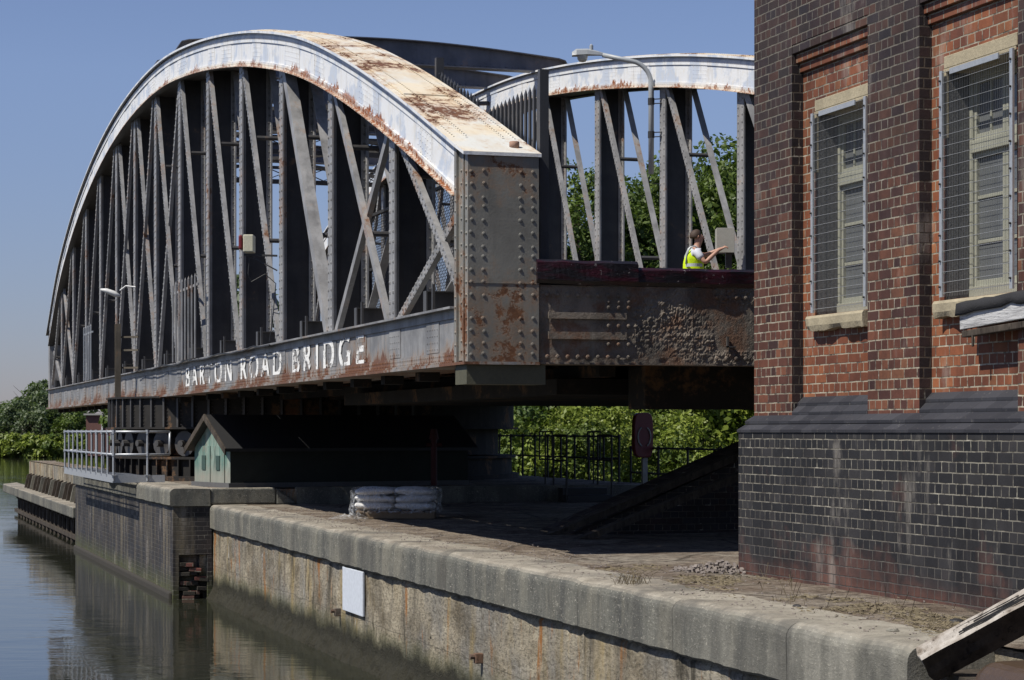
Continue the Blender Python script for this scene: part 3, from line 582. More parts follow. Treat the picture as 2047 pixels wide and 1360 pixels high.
def window(a0, a1, z0, z1):
    # render surround
    b = MB(); x = RX-.012
    b.box(x, RX+.34, a0+.0, a1-.0, z1-.03, z1); b.box(x, x+.03, a0-.02, a1+.02, z1, z1+.10); b.box(x, x+.03, a1-.015, a1+.03, z1-.55, z1)
    b.build('lintel', M['cream_stone'], tw, bevel=.006)
    b = MB(); NS = 36; ya_, yb_ = a0-.06, a1+.04
    for i in range(NS+1):
        y = ya_+(yb_-ya_)*i/NS; ch = .035*max(0, mnoise.noise(Vector((y*3.1, 1, 2)))+.1)+.008*mnoise.noise(Vector((y*17, 4, 2)))
        for (x_, z_) in ((RX+.30, z0-.002), (RX-.085, z0-.012), (RX-.10+ch*.5, z0-.035), (RX-.10+ch, z0-.10), (RX-.085+ch*1.5, z0-.15+ch*1.2), (RX+.30, z0-.15)): b.v.append((x_+.004*mnoise.noise(Vector((y*9, z_*20, 0))), y, z_))
    for i in range(NS):
        for q in range(6): k = i*6+q; b.f.append((k, i*6+(q+1) % 6, i*6+6+(q+1) % 6, k+6)); b.m.append(0)
    b.f += [tuple(range(6))[::-1], tuple(range(NS*6, NS*6+6))]; b.m += [0, 0]
    b.build('window_sill', M['cream_stone'], tw)
    fr = MB(); X0, X1 = RX+.20, RX+.27; t = .055
    fr.box(X0, X1, a0, a0+t, z0, z1); fr.box(X0, X1, a1-t, a1, z0, z1); fr.box(X0, X1, a0+t, a1-t, z1-t-.03, z1-.032); fr.box(X0-.03, X1, a0+t, a1-t, z0, z0+.10)
    zt = z0+(z1-z0)*.66; fr.box(X0-.02, X1, a0+t, a1-t, zt-.05, zt+.05)
    w = fr.build('window', M['window_frame'], tw, bevel=.005)
    g = MB(); g.box(X1-.03, X1-.02, a0+t, a1-t, z0+.1, zt-.05); g.box(X1-.03, X1-.02, a0+t, a1-t, zt+.05, z1-t-.03); g.build('pane', M['window_glass'], w)
    s = MB(); X2 = X0+.015
    for (p0, p1) in ((a0+t, (a0+a1)/2), ((a0+a1)/2, a1-t)):
        for (q0, q1) in ((z0+.10, zt-.05), (zt+.05, z1-t-.03)):
            s.box(X2, X1-.01, p0+.003, p0+.045, q0, q1); s.box(X2, X1-.01, p1-.045, p1-.003, q0, q1); s.box(X2, X1-.01, p0+.045, p1-.045, q0, q0+.05); s.box(X2, X1-.01, p0+.045, p1-.045, q1-.04, q1)
        for k in (1, 2): q = z0+.10+(zt-.15-z0)*k/3; s.box(X2+.01, X1-.01, p0+.045, p1-.045, q-.014, q+.014)
        q = (p0+p1)/2; s.box(X2+.01, X1-.01, q-.012, q+.012, zt+.10, z1-t-.07)
    s.build('casement', M['window_frame'], w, bevel=.003)
    b = MB(); b.box(RX+.004, X0, a1-.012, a1-.001, z0, z1-.03); b.build('window_reveal', M['stone_dark'], tw)
    # wire guard bolted on the face
    gd = MB(); xg = RX-.045
    for y in (a0-.0, a1+.0): gd.box(xg-.006, xg+.006, y-.022, y+.022, z0+.02, z1-.02); gd.box(xg+.006, xg+.012, y-.022, y-.016, z0+.02, z1-.02)
    zz = z1-.045; gd.box(xg-.012, xg, a0+.18, a1-.16, zz-.022, zz+.022)
    o = gd.build('window_guard', M['galvanised'], tw)
    wr = MB(); k = 0; z = z0+.05
    while z < z1-.03: wr.cyl((xg, a0, z+.02*math.sin(k*1.7)*.4), (xg, a1, z), .0020, 4, cap=False); z += .083; k += 1
    y = a0+.028
    while y < a1: wr.cyl((xg+.004, y, z0+.02), (xg+.004, y, z1-.03), .0013, 3, cap=False); y += .027
    wr.build('guard_wire', M['galvanised'], o)
    bl = MB()
    for y in (a0, a1):
        for i in range(9): bl.cyl((xg-.005, y, z0+.1+i*(z1-z0-.2)/8), (xg-.022, y, z0+.1+i*(z1-z0-.2)/8), .009, 6)
    bl.build('guard_bolt', M['dark_iron'], o)
for w_ in win: window(*w_)
# broken board end hanging by the second window
t = thing('broken_board', (8.2, 14.2, 4), 'weathered grey board end with torn roofing felt sticking in beside the right window', 'board')
b = MB(); b.beam((8.19, 15.14, 3.92), (8.15, 12.9, 4.01), .04, .17); b.build('board', M['grey_board'], t, bevel=.006)
b = MB(); ny = 16
for i in range(ny+1):
    y = 15.16-2.2*i/ny; zt = 4.005+.075*i/ny+.018*mnoise.noise(Vector((y*7, 0, 0))); lo = .05+.05*mnoise.noise(Vector((y*5, 2, 0)))
    b.v += [(8.24, y, zt+.055), (8.15, y, zt+.03), (8.14, y, zt-lo)]
for i in range(ny):
    for k in range(2): q = i*3+k; b.f.append((q, q+1, q+4, q+3)); b.m.append(0)
o = b.build('roofing_felt', M['felt_black'], t, smooth=True); md = o.modifiers.new('s', 'SOLIDIFY'); md.thickness = .012
b = MB(); b.beam((8.21, 15.12, 3.80), (8.19, 12.9, 3.88), .07, .05); b.cyl((8.18, 14.95, 3.80), (8.18, 14.95, 3.70), .012, 6); b.build('batten', M['dark_timber'], t, bevel=.006)

# ------------------------------------------------------------------ swing bridge
X0, X1, XF = 6.33, 7.09, 7.65          # near truss faces; XF = offset to the far truss
T0, T1, ZB, ZG = 22.5, 73.2, 3.80, 4.41
tk = lambda k: 22.75+3.6*k
AT = [22.5,25.5,28.2,30.8,34.7,38.6,42.15,45.6,49.6,53.4,57.7,61.4,65.7,69.6,73.2]
AZ = [6.02,7.06,7.91,8.62,9.42,10.02,10.45,10.75,10.87,10.79,10.46,9.96,9.10,7.92,6.2]
_m = np.gradient(np.array(AZ), np.array(AT))
def ztop(t):
    t = min(max(t, AT[0]), AT[-1]); i = min(max(np.searchsorted(AT, t)-1, 0), len(AT)-2); h = AT[i+1]-AT[i]; s = (t-AT[i])/h
    return float((2*s**3-3*s**2+1)*AZ[i] + (s**3-2*s**2+s)*h*_m[i] + (-2*s**3+3*s**2)*AZ[i+1] + (s**3-s**2)*h*_m[i+1])
def zslope(t): return (ztop(t+.05)-ztop(t-.05))/.1
def zbot(t): return ztop(t) - .56*math.sqrt(1+zslope(min(max(t, T0+.1), T1-.1))**2)
br = thing('swing_bridge', (10.6, 48, 2.1), 'old riveted iron road swing bridge with two rusting white bowstring arches', 'bridge')
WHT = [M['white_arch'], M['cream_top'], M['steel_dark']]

def arch():
    b = MB(); b.uv = []
    TT = np.linspace(T0+.55, T1-.5, 120)
    # closed box swept along the arch: list of (x, offset from top(-) , v)
    def sweep(x0, x1, o0, o1, mt, ts, frac=False):
        base = len(b.v)
        for t in ts:
            za, zb_ = ztop(t), zbot(t); h = za-zb_
            f0 = za-o0*h if frac else za-o0; f1 = za-o1*h if frac else za-o1
            for (x, z) in ((x0, f0), (x0, f1), (x1, f1), (x1, f0)):
                b.v.append((x, t, z)); b.uv.append((t, (z-zb_)/h))
        n = len(ts)
        for i in range(n-1):
            k = base+4*i
            for q in range(4):
                b.f.append((k+q, k+(q+1) % 4, k+4+(q+1) % 4, k+4+q)); b.m.append(mt[q])
        b.f.append((base+3, base+2, base+1, base)); b.m.append(mt[0]); k = base+4*(n-1); b.f.append((k, k+1, k+2, k+3)); b.m.append(mt[0])
    # order: outer web face, bottom, inner, top
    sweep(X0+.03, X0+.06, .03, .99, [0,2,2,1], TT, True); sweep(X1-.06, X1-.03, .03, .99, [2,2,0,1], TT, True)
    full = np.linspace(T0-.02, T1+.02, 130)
    sweep(X0-.055, X1+.055, -.012, .025, [0,2,0,1], full)               # top plate
    sweep(X0+.05, X1-.05, -.03, -.012, [1,2,1,1], np.linspace(T0+3, T1-3, 110))
    sweep(X0+.012, X0+.03, .06, .17, [0,2,2,0], TT)                      # riveted angle under the plate
    sweep(X0+.012, X0+.03, .84, .985, [0,0,2,0], TT, True)
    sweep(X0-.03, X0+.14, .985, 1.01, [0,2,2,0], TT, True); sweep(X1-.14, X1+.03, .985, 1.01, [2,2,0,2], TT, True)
    sweep(X0+.06, X1-.06, .93, .95, [2,2,2,2], TT, True)
    # cover plates over the web joints
    t = T0+1.6; k = 0
    while t < T1-1.5:
        l = (.75, 1.15)[k % 2]; sweep(X0+.024, X0+.032, .30 if k % 2 else .2, .84, [0,0,0,0], np.linspace(t, t+l, 5), True)
        for i in range(int(l/.11)):
            tt = t+.06+i*.11
            for f in (.33, .45, .57, .69, .80):
                za = ztop(tt); h = za-zbot(tt); n0 = len(b.v); b.rivet((X0+.023, tt, za-f*h), (-1,0,0), .011, 5); b.uv += [(tt, 1-f)]*(len(b.v)-n0)
        t += 2.6+.9*math.sin(k*2.3); k += 1
    b.cm = 0
    def rv(p, nn, r, v=.5):
        n0 = len(b.v); b.rivet(p, nn, r, 5); b.uv += [(p[1], v)]*(len(b.v)-n0)
    t = T0+.7
    while t < T1-.6:
        h = ztop(t)-zbot(t); s = .085 if t < 45 else .14; rv((X0+.012, t, ztop(t)-.11), (-1,0,0), .014, .85); rv((X0+.012, t, ztop(t)-.91*h), (-1,0,0), .014, .08)
        sl = zslope(t); nn = Vector((0, -sl, 1)).normalized(); b.cm = 1
        for x in (X0+.03, X0+.17, X1-.17, X1-.03): rv((x, t, ztop(t)+.032 if (x > X0+.1 and x < X1-.1) else ztop(t)+.013), nn, .017)
        b.cm = 0; t += s
    return b
A1 = arch().build('arch', WHT, br)

def end_post():
    b = MB(); zt = ztop(T0)-.02
    b.prism([(X0+.03,T0+.02,ZB+.02),(X0+.03,T0+.02,zt-.02),(X0+.03,T0+.5,ztop(T0+.5)-.03),(X0+.03,T0+.5,ZB+.02)], (X1-X0-.06,0,0))
    b.box(X0, X1+.03, T0, T0+.02, ZB-.0, zt)                                                       # end plate
    for (a, c) in ((0.021, .12), (.47, .56)): b.prism([(X0+.002,T0+a,ZB),(X0+.002,T0+a,ztop(T0+a)-.03),(X0+.002,T0+c,ztop(T0+c)-.03),(X0+.002,T0+c,ZB)], (.03,0,0))
    b.prism([(X0+.012,T0+.22,ZB),(X0+.012,T0+.22,ztop(T0+.2)-.03),(X0+.012,T0+.26,ztop(T0+.25)-.03),(X0+.012,T0+.26,ZB)], (.03,0,0))
    z = ZB+.08; i = 0
    while z < zt-.06:
        for f in (.05, .23, .77, .95):
            if not (.47 > z-4.0 > .40): b.rivet((X0+f*(X1-X0)+random.uniform(-.006,.006), T0+.006, z+random.uniform(-.01,.01)), (0,-1,0), .025, 8)
        b.rivet((X0+.002, T0+.07, z), (-1,0,0), .022); b.rivet((X0+.03, T0+.36, z+.04), (-1,0,0), .02); b.rivet((X0+.002, T0+.51, z), (-1,0,0), .018)
        z += .137 if i % 4 else .11; i += 1
    b.box(X0-.004, X1+.034, T0-.006, T0+.004, 4.635, 4.642)
    return b
end_post().build('end_post', M['end_plate'], br)
b = MB(); b.prism([(X0+.03,T1-.5,ZB),(X0+.03,T1-.5,ztop(T1-.5)-.05),(X0+.03,T1,ztop(T1)-.02),(X0+.03,T1,ZB)], (X1-X0-.06,0,0)); FP = b.build('end_post', M['steel'], br)

def girder():
    b = MB()
    b.box(X0+.05, X0+.08, T0+.56, T1, ZB+.02, ZG-.02); b.box(X1-.08, X1-.05, T0+.56, T1, ZB+.02, ZG-.02)
    b.box(X0-.05, X1+.05, T0+.56, T1, ZG-.02, ZG+.005); b.box(X0-.04, X1+.04, T0+.0, T1, ZB-.03, ZB+.0)
    b.box(X0-.02, X0+.06, T0+.56, T1, ZB+.0, ZB+.022); b.box(X0+.032, X0+.052, T0+.56, T1, ZB+.022, ZB+.13); b.box(X0+.032, X0+.052, T0+.56, T1, ZG-.12, ZG-.02)
    t = T0+.7
    while t < 62:
        s = .085 if t < 40 else .15
        b.rivet((X0+.032, t, ZB+.09), (-1,0,0), .013, 5); b.rivet((X0+.032, t, ZB+.045), (-1,0,0), .013, 5); b.rivet((X0-.02, t, ZB+.012), (-1,0,0), .011, 5)
        t += s
    t = T0+1.35; k = 0
    while t < T1-1:
        l = .55; b.box(X0+.04, X0+.052, t, t+l, ZB+.14, ZG-.13)
        for i in range(5):
            for j in range(4): b.rivet((X0+.04, t+.06+i*.107, ZB+.18+j*.075), (-1,0,0), .013, 5)
        t += 1.8
    return b
girder().build('bottom_girder', M['girder_side'], br)
b = MB(); t = T0+1.4
while t < T1: b = MB(); b.box(X0+.3, X0+.55, t, t+.22, ZB-.14, ZB-.032); b.build('bearing_pad', M['underside_shade'], br); t += 1.8
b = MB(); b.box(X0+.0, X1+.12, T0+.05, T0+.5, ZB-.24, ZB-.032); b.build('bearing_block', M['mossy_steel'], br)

def text_mesh(txt, size, sx, extr):
    cu = bpy.data.curves.new('t', 'FONT'); cu.body = txt; cu.size = size; cu.extrude = extr; cu.space_character = 1.45; cu.space_word = 1.0; cu.offset = .010
    o = bpy.data.objects.new('t', cu); COL.objects.link(o); dg = bpy.context.evaluated_depsgraph_get(); me = bpy.data.meshes.new_from_object(o.evaluated_get(dg)); bpy.data.objects.remove(o)
    return me
me = text_mesh('BARTON ROAD BRIDGE', .47, 1, .0005)
vs = np.empty(len(me.vertices)*3); me.vertices.foreach_get('co', vs); vs = vs.reshape(-1,3); w = vs[:,0].max()-vs[:,0].min(); sx = 15.4/w
out = np.stack([X0+.036-vs[:,2], 42.95-(vs[:,0]-vs[:,0].min())*sx, ZB+.11+(vs[:,1])*1.30], 1); me.vertices.foreach_set('co', out.ravel()); me.update(); me.materials.append(M['chalk_paint'])
lt = bpy.data.objects.new('lettering', me); COL.objects.link(lt); lt.parent = br; lt.location = -br.location; lt['label'] = 'large worn white painted letters along the girder'

def vertical(k, lod):
    t = tk(k); zt = zbot(t)+.03; b = MB(); z0 = ZG+.006
    XA, XB = X0+.11, X0+.63
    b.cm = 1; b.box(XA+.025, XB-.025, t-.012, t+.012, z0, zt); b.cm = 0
    for xa, xb in ((XA, XA+.025), (XB-.025, XB)): b.box(xa, xb, t-.14, t+.14, z0, zt)
    for xa in (XA+.025, XB-.085): b.box(xa, xa+.06, t-.032, t-.012, z0, zt); b.box(xa, xa+.06, t+.012, t+.032, z0, zt)
    z = z0+.1; s = .125 if k < 8 else .18
    while z < zt-.05:
        for dt in (-.085, .085): b.rivet((XA, t+dt, z), (-1,0,0), .024, 5); b.rivet((XB-.025, t+dt, z), (-1,0,0), .018, 5); b.rivet((XB-.04, t-.032, z+.05), (0,-1,0), .024, 5)
        z += s
    return b
def diag(ta, za, tb, zb_, w, dpt, riv=False, xo=0):
    b = MB()
    for xs, sg in ((X0+.10+xo, 1), (X0+.63-xo, -1)):
        d = Vector((0, tb-ta, zb_-za)).normalized(); pz = Vector((0, -d.z, d.y))
        if pz.y > 0: pz = -pz                                        # side facing the viewer end
        dp = dpt if sg > 0 else max(dpt, .09); A = Vector((xs, ta, za)); B = Vector((xs, tb, zb_))
        b.beam(A, B, .02, w, up=pz)                                    # flat in the truss plane
        b.beam(A+Vector((dp*sg/2+.01*sg,0,0))+pz*(w/2-.01), B+Vector((dp*sg/2+.01*sg,0,0))+pz*(w/2-.01), dp, .02, up=pz)   # outstanding leg
        if riv:
            L = (B-A).length; n = int(L/.14)
            for i in range(1, n):
                for q in (-.3, .3): b.rivet(A.lerp(B, i/n)+pz*(w*q)+Vector((-.01,0,0)), (-1,0,0), .022, 5)
    return b
parts = []
for k in range(1, 14): parts.append(vertical(k, 0).build('vertical_post', [M['steel'], M['web_shade']], br))
def ztl(t): return zbot(t)+.05
def brace(p, main=True, w=.15, dpt=.10, riv=False, xo=0):
    ka, kb = (p+1, p) if (p < 7) == main else (p, p+1)                 # top at ka, bottom at kb
    ta, tb = tk(ka), tk(kb); s = 1 if tb > ta else -1
    return diag(ta+s*.22, ztl(ta+s*.22), tb-s*.2, ZG+.0, w, dpt, riv, xo).build('diagonal_brace', M['steel'], br), (ta+s*.22, ztl(ta+s*.22), tb-s*.2)
for p in range(14):
    wide = {2: (.17,.15)}.get(p, (.11,.05))
    o, (ta, za, tb) = brace(p, True, wide[0], wide[1], riv=(p not in (1, 2))); parts.append(o)
    if p in (0, 1, 6, 7, 8, 12, 13):
        q, _ = brace(p, False, .11, .05, riv=(p in (0, 6, 7, 8)), xo=.045); parts.append(q)
    for f in (.35, .72):
        if za-ZG < 2.2 and f > .5: continue
        b = MB(); y = ta+(tb-ta)*(1-f); z = ZG+(za-ZG)*f; b.cyl((X0+.12, y, z), (X0+.62, y, z), .036, 8); parts.append(b.build('spacer_tube', M['steel_dark'], br))
    b = MB(); y = tk(p)+1.8
    b.box(X0+.08, X1-.02, y-.008, y+.008, ZG+.006, ZG+.25); b.box(X0+.06, X1-.02, y-.07, y+.07, ZG+.25, ZG+.262); b.box(X0+.06, X0+.075, y-.07, y+.07, ZG+.006, ZG+.25); b.box(X0+.06, X0+.09, y-.35, y-.31, ZG+.006, ZG+.32)
    parts.append(b.build('stub_beam', M['steel_dark'], br))
parts.append(A1); parts.append(FP)
for o in parts:                                                      # the far truss repeats the near one
    c = o.copy(); COL.objects.link(c); c.parent = br; c.location = o.location+Vector((XF,0,0))
    if c.name.startswith(('vertical', 'diagonal')): pass
b = MB(); b.box(X0+XF-.03, X1+XF+.03, T0+.3, T1, ZB-.02, ZG+.005); b.build('bottom_girder', M['girder_side'], br)
b = MB(); b.box(X0+XF, X1+XF, T0, T0+.5, ZB, 5.98); b.build('end_post', M['end_plate'], br)

# cambered cross girders over the crown, with lateral bracing
for k in (6, 7, 8, 9, 10):
    t = tk(k); zt = ztop(t)+.02; b = MB(); P = []; N = 60; xa, xb = X0+.0, X1+XF-.02
    for i in range(N+1):
        f = i/N; x = xa+(xb-xa)*f; e = min(f, 1-f)*(xb-xa); r = .26; hh = .23*(1 if e > r else math.sqrt(max(0, 1-((r-e)/r)**2)))
        P.append((x, zt+hh+.26*math.sin(math.pi*f)))
    low = [(xb, zt), (xb-.72, zt), (xb-.85, zt-.02), (xa+.85, zt-.02), (xa+.72, zt), (xa, zt)]
    b.prism([(x, t-.03, z) for x, z in P]+[(x, t-.03, z) for x, z in low], (0,.06,0))
    for i in range(N): b.add([(P[i][0],t-.15,P[i][1]),(P[i+1][0],t-.15,P[i+1][1]),(P[i+1][0],t+.15,P[i+1][1]),(P[i][0],t+.15,P[i][1]),(P[i][0],t-.15,P[i][1]-.02),(P[i+1][0],t-.15,P[i+1][1]-.02),(P[i+1][0],t+.15,P[i+1][1]-.02),(P[i][0],t+.15,P[i][1]-.02)],
        [(0,1,2,3),(4,7,6,5),(0,4,5,1),(2,6,7,3)])
    b.box(xa+.85, xb-.85, t-.15, t+.15, zt-.04, zt-.021); b.box(xa+.85, xb-.85, t-.045, t-.031, zt-.02, zt+.08)
    x = xa+.95
    while x < xb-.9: b.rivet((x, t-.045, zt+.03), (0,-1,0), .024, 5); x += .14
    b.build('cross_girder', M['steel_far'], br)
    if k > 7:
        b = MB(); t2 = tk(k-1); z2 = ztop(t2)-.35; z1_ = zt-.35
        for (p, q) in (((X1, t, z1_), (X0+XF, t2, z2)), ((X0+XF, t, z1_), (X1, t2, z2))): b.beam(p, q, .14, .08)
        b.box(X1-.05, X0+XF+.05, t-.04, t+.04, zt-.62, zt-.50); b.box(X1-.05, X0+XF+.05, t-.04, t+.04, zt-.22, zt-.141)
        for i in range(9):
            xx = X1+i*(XF-.76)/9; w = (XF-.76)/9
            b.beam((xx, t, zt-.5), (xx+w, t, zt-.2), .02, .05, up=(0,1,0)); b.beam((xx+w, t, zt-.5), (xx, t, zt-.2), .02, .05, up=(0,1,0))
        b.build('lateral_bracing', M['steel_dark'], br)
# deck and underside
b = MB(); b.box(X1+.04, X0+XF-.04, T0+.1, T1-.1, 4.44, 4.50); b.build('deck', M['crusted_steel'], br)
for k in range(15):
    for dt in ((0, 1.8) if k < 14 else (0,)):
        b = MB(); y = min(tk(k)+dt, T1-.2)+.3; b.box(X1-.2, X0+XF+.2, y-.01, y+.01, 3.86, 4.43); b.box(X1-.2, X0+XF+.2, y-.12, y+.12, 3.84, 3.86); b.build('floor_beam', M['underside_shade'], br)
for x in (8.6, 9.6, 10.6, 11.6, 12.6): b = MB(); b.box(x-.1, x+.1, T0+2, T1-2, 3.70, 3.84); b.box(x-.02, x+.02, T0+2, T1-2, 3.84, 4.43); b.build('stringer', M['underside_shade'], br)
b = MB(); b.box(9.0, 14.0, 24.3, 24.9, 3.32, 3.84); b.build('tail_beam', M['underside_shade'], br, bevel=.02)
b = MB(); b.box(8.2, 13.6, 25.2, 37, 3.50, 3.69); b.build('ballast_box', M['underside_shade'], br)
# end girder: plate buried under scabs of rust
def end_girder():
    b = MB(); xa, xb = X1+.03, 10.6; nx, nz = 320, 44
    for j in range(nz+1):
        z = ZB+.0+(4.63-ZB)*j/nz
        for i in range(nx+1):
            x = xa+(xb-xa)*i/nx; a = max(0, mnoise.noise(Vector((x*1.3, 0, z*1.5)))+.35); a *= 1 if 8.2 < x < 9.15 else .35
            if 9.15 < x: a = .1 if z < 4.45 and z > 3.95 else .6
            q = a*.030*(.8*abs(mnoise.noise(Vector((x*14, 2, z*14))))+1.0*abs(mnoise.noise(Vector((x*33, 5, z*33)))))
            if z < ZB+.04: q += .02*mnoise.noise(Vector((x*8, 0, 0)))
            b.v.append((x, T0+.03-q, z-(.03*abs(mnoise.noise(Vector((x*5, 1, 0)))) if j == 0 else 0)))
    for j in range(nz):
        for i in range(nx):
            k = j*(nx+1)+i; b.f.append((k, k+1, k+nx+2, k+nx+1)); b.m.append(0)
    xb = X0+XF; b.box(10.5, xb, T0+.03, T0+.1, ZB, 4.63); b.box(xa, xb, T0+.1, T0+.4, ZB+.02, 4.62); b.box(xa, xb, T0+.02, T0+.35, ZB-.02, ZB+.0)
    b.box(X1+.14, 8.12, T0-.004, T0+.02, 4.05, 4.13); b.box(X1+.14, 8.12, T0-.002, T0+.02, 4.27, 4.34)
    x = xa+.1
    while x < 10.2:
        if x < 8.15 or x > 9.1: b.rivet((x, T0+.015, 4.53), (0,-1,0), .026, 7); b.rivet((x, T0+.01, ZB+.06), (0,-1,0), .026, 7)
        if 7.9 < x < 8.2:
            for z in (4.0, 4.2, 4.4, 4.46): b.rivet((x, T0-.006, z), (0,-1,0), .022, 7)
        x += .115
    return b
eg = end_girder().build('end_girder', M['crusted_steel'], br, smooth=False)
def coaming(xa, xb, z0, z1, y0):
    b = MB(); nx = int((xb-xa)/.06); prof = [(y0+.5, z1), (y0+.03, z1), (y0-.005, z1-.03), (y0, z0+.04), (y0+.03, z0), (y0+.5, z0)]
    for i in range(nx+1):
        x = xa+(xb-xa)*i/nx
        for (y, z) in prof: b.v.append((x, y+.018*mnoise.noise(Vector((x*3, z*9, 1))), z+.012*mnoise.noise(Vector((x*4, 3, z)))))
    m = len(prof)
    for i in range(nx):
        for q in range(m-1): k = i*m+q; b.f.append((k, k+1, k+1+m, k+m)); b.m.append(0)
    b.f.append(tuple(range(m))[::-1]); b.f.append(tuple(nx*m+i for i in range(m))); b.m += [0,0]
    return b
coaming(X1+.0, 8.24, 4.64, 4.90, T0-.045).build('coaming', M['maroon_bitumen'], br)
coaming(8.245, 14.1, 4.64, 4.84, T0-.02).build('coaming', M['maroon_bitumen'], br)
b = MB(); b.box(9.29, 9.31, T0-.012, T0+.02, 3.98, 4.10); b.box(9.29, 9.39, T0-.012, T0+.02, 3.98, 3.995); b.build('raised_letter', M['steel_dark'], eg)
# turntable
TC = (10.1, 48.7); TR = 4.5
b = MB(); b.lathe((TC[0],TC[1],0), [(TR-.6,3.79),(TR+.1,3.79),(TR+.1,3.75),(TR,3.75),(TR,3.14),(TR+.1,3.14),(TR+.1,3.10),(TR-.6,3.10)], 72)
b.cm = 1
for i in range(72):
    a = 2*math.pi*i/72; c_, s_ = math.cos(a), math.sin(a)
    if c_ < .3:
        b.beam((TC[0]+(TR+.03)*c_, TC[1]+(TR+.03)*s_, 3.14), (TC[0]+(TR+.03)*c_, TC[1]+(TR+.03)*s_, 3.75), .05, .07, up=(c_,s_,0))
        for z in np.arange(3.19, 3.74, .075):
            for da in (-.012, .012): b.rivet((TC[0]+(TR+.005)*math.cos(a+da), TC[1]+(TR+.005)*math.sin(a+da), z), (c_,s_,0), .014, 5)
b.build('turntable_drum', [M['underside_shade'], M['steel_dark']], br)  # drum and ribs darkened, shade under the deck carried in their colours
b = MB(); b.lathe((TC[0],TC[1],0), [(TR-.9,3.1),(TR-.35,3.1),(TR-.35,2.55),(TR-.9,2.55)], 48); b.build('roller_frame', M['underside_shade'], br)
for i in range(40):
    a = 2*math.pi*(i+.5)/40; c_, s_ = math.cos(a), math.sin(a)
    if c_ > .5: continue
    b = MB(); b.cyl((TC[0]+(TR-.5)*c_, TC[1]+(TR-.5)*s_, 2.80), (TC[0]+(TR-.12)*c_, TC[1]+(TR-.12)*s_, 2.80), .24, 14, .27)
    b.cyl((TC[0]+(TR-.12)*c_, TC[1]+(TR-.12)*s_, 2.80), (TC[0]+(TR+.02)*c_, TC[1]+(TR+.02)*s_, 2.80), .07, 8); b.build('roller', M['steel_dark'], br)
tt = thing('turntable_track', (TC[0], TC[1], RZ), 'heavy dark iron roller track ring set on the island under the bridge', 'track')
b = MB(); b.lathe((TC[0],TC[1],0), [(TR-.8,2.52),(TR+.05,2.52),(TR+.05,2.47),(TR-.05,2.47),(TR-.05,2.12),(TR+.12,2.12),(TR+.12,2.0)], 72)
for i in range(90):
    a = 2*math.pi*i/90
    if math.cos(a) < .3: b.beam((TC[0]+(TR+.0)*math.cos(a), TC[1]+(TR+.0)*math.sin(a), 2.12), (TC[0]+(TR+.0)*math.cos(a), TC[1]+(TR+.0)*math.sin(a), 2.47), .03, .09, up=(math.cos(a),math.sin(a),0))
b.build('track_ring', M['underside_shade'], tt)

# ------------------------------------------------------------------ things fixed to the bridge
def palisade(name, x, ya, yb, za, zb_, ztopa, ztopb, n, label, posts=True, mat='palisade_steel', group=None):
    t = thing(name, (x, ya, za), label, 'fence', group)
    for i in range(n):
        f = (i+.5)/n; y = ya+(yb-ya)*f; z0 = za+(zb_-za)*f; z1 = ztopa+(ztopb-ztopa)*f
        b = MB(); b.add([(x-.012,y-.03,z0),(x+.012,y-.03,z0),(x+.012,y+.03,z0),(x-.012,y+.03,z0),(x-.012,y-.03,z1-.06),(x+.012,y-.03,z1-.06),(x+.012,y+.03,z1-.06),(x-.012,y+.03,z1-.06),(x,y,z1)],
            [(0,3,2,1),(0,1,5,4),(1,2,6,5),(2,3,7,6),(3,0,4,7),(4,5,8),(5,6,8),(6,7,8),(7,4,8)]); b.build('pale', M[mat], t)
    b = MB(); b.beam((x+.03, ya, ztopa-.22), (x+.03, yb, ztopb-.22), .03, .045); b.build('rail', M[mat], t)
    if posts: b = MB(); b.box(x-.04, x+.06, ya-.1, ya-.02, za-.1, ztopa+.12); b.build('post', M[mat], t)
    return t
palisade('security_fence', 7.22, 22.75, 25.1, 4.5, 4.5, 6.85, 6.85, 15, 'black spiked security fence standing behind the top of the near arch end')
palisade('security_fence', 7.22, 27.1, 25.15, 6.3, 5.6, 7.68, 7.02, 13, 'black spiked security fence sloping down along the arch towards the tall panel')
palisade('pale_fence', 6.22, 43.9, 40.6, 4.42, 4.42, 6.0, 6.0, 8, 'weathered steel palisade in front of the truss near the start of the lettering', False, 'steel')
palisade('pale_fence', 6.22, 60.9, 58.7, 4.42, 4.42, 5.9, 5.9, 5, 'weathered steel palisade near the far end of the bridge side', False, 'galvanised')
t = thing('mesh_guard', (7.3, 29, 4.5), 'dark wire mesh panel behind the crossed bridge braces', 'guard')
b = MB()
for y in (25.2, 28.2, 31.2): b.box(7.28, 7.33, y-.025, y+.025, 4.5, 6.2)
for z in (4.6, 5.4, 6.18): b.box(7.285, 7.325, 25.2, 31.2, z-.02, z+.02)
b.build('mesh_frame', M['dark_iron'], t)
b = MB(); y = 25.2-1.5
while y < 31.2:
    ya, yb = y, y+1.55; 
    za, zb_ = 4.62, 6.17
    if ya < 25.2: za += 25.2-ya; ya = 25.2
    if yb > 31.2: zb_ -= yb-31.2; yb = 31.2
    if yb > ya: b.cyl((7.305, ya, za), (7.305, yb, zb_), .004, 3, cap=False); b.cyl((7.31, ya, 10.79-za), (7.31, yb, 10.79-zb_), .004, 3, cap=False)
    y += .075
b.build('wire_mesh', M['dark_iron'], t)
# clay collar left standing on the arch end
b = MB(); b.lathe((6.93, 22.78, ztop(22.78)+.0), [(.045,0),(.055,0),(.055,.07),(.048,.075),(.042,.07),(.042,.02)], 18); tag(b.build('clay_collar', M['terracotta'], smooth=True), 'small terracotta collar standing on the lower end of the near arch', 'pipe collar')

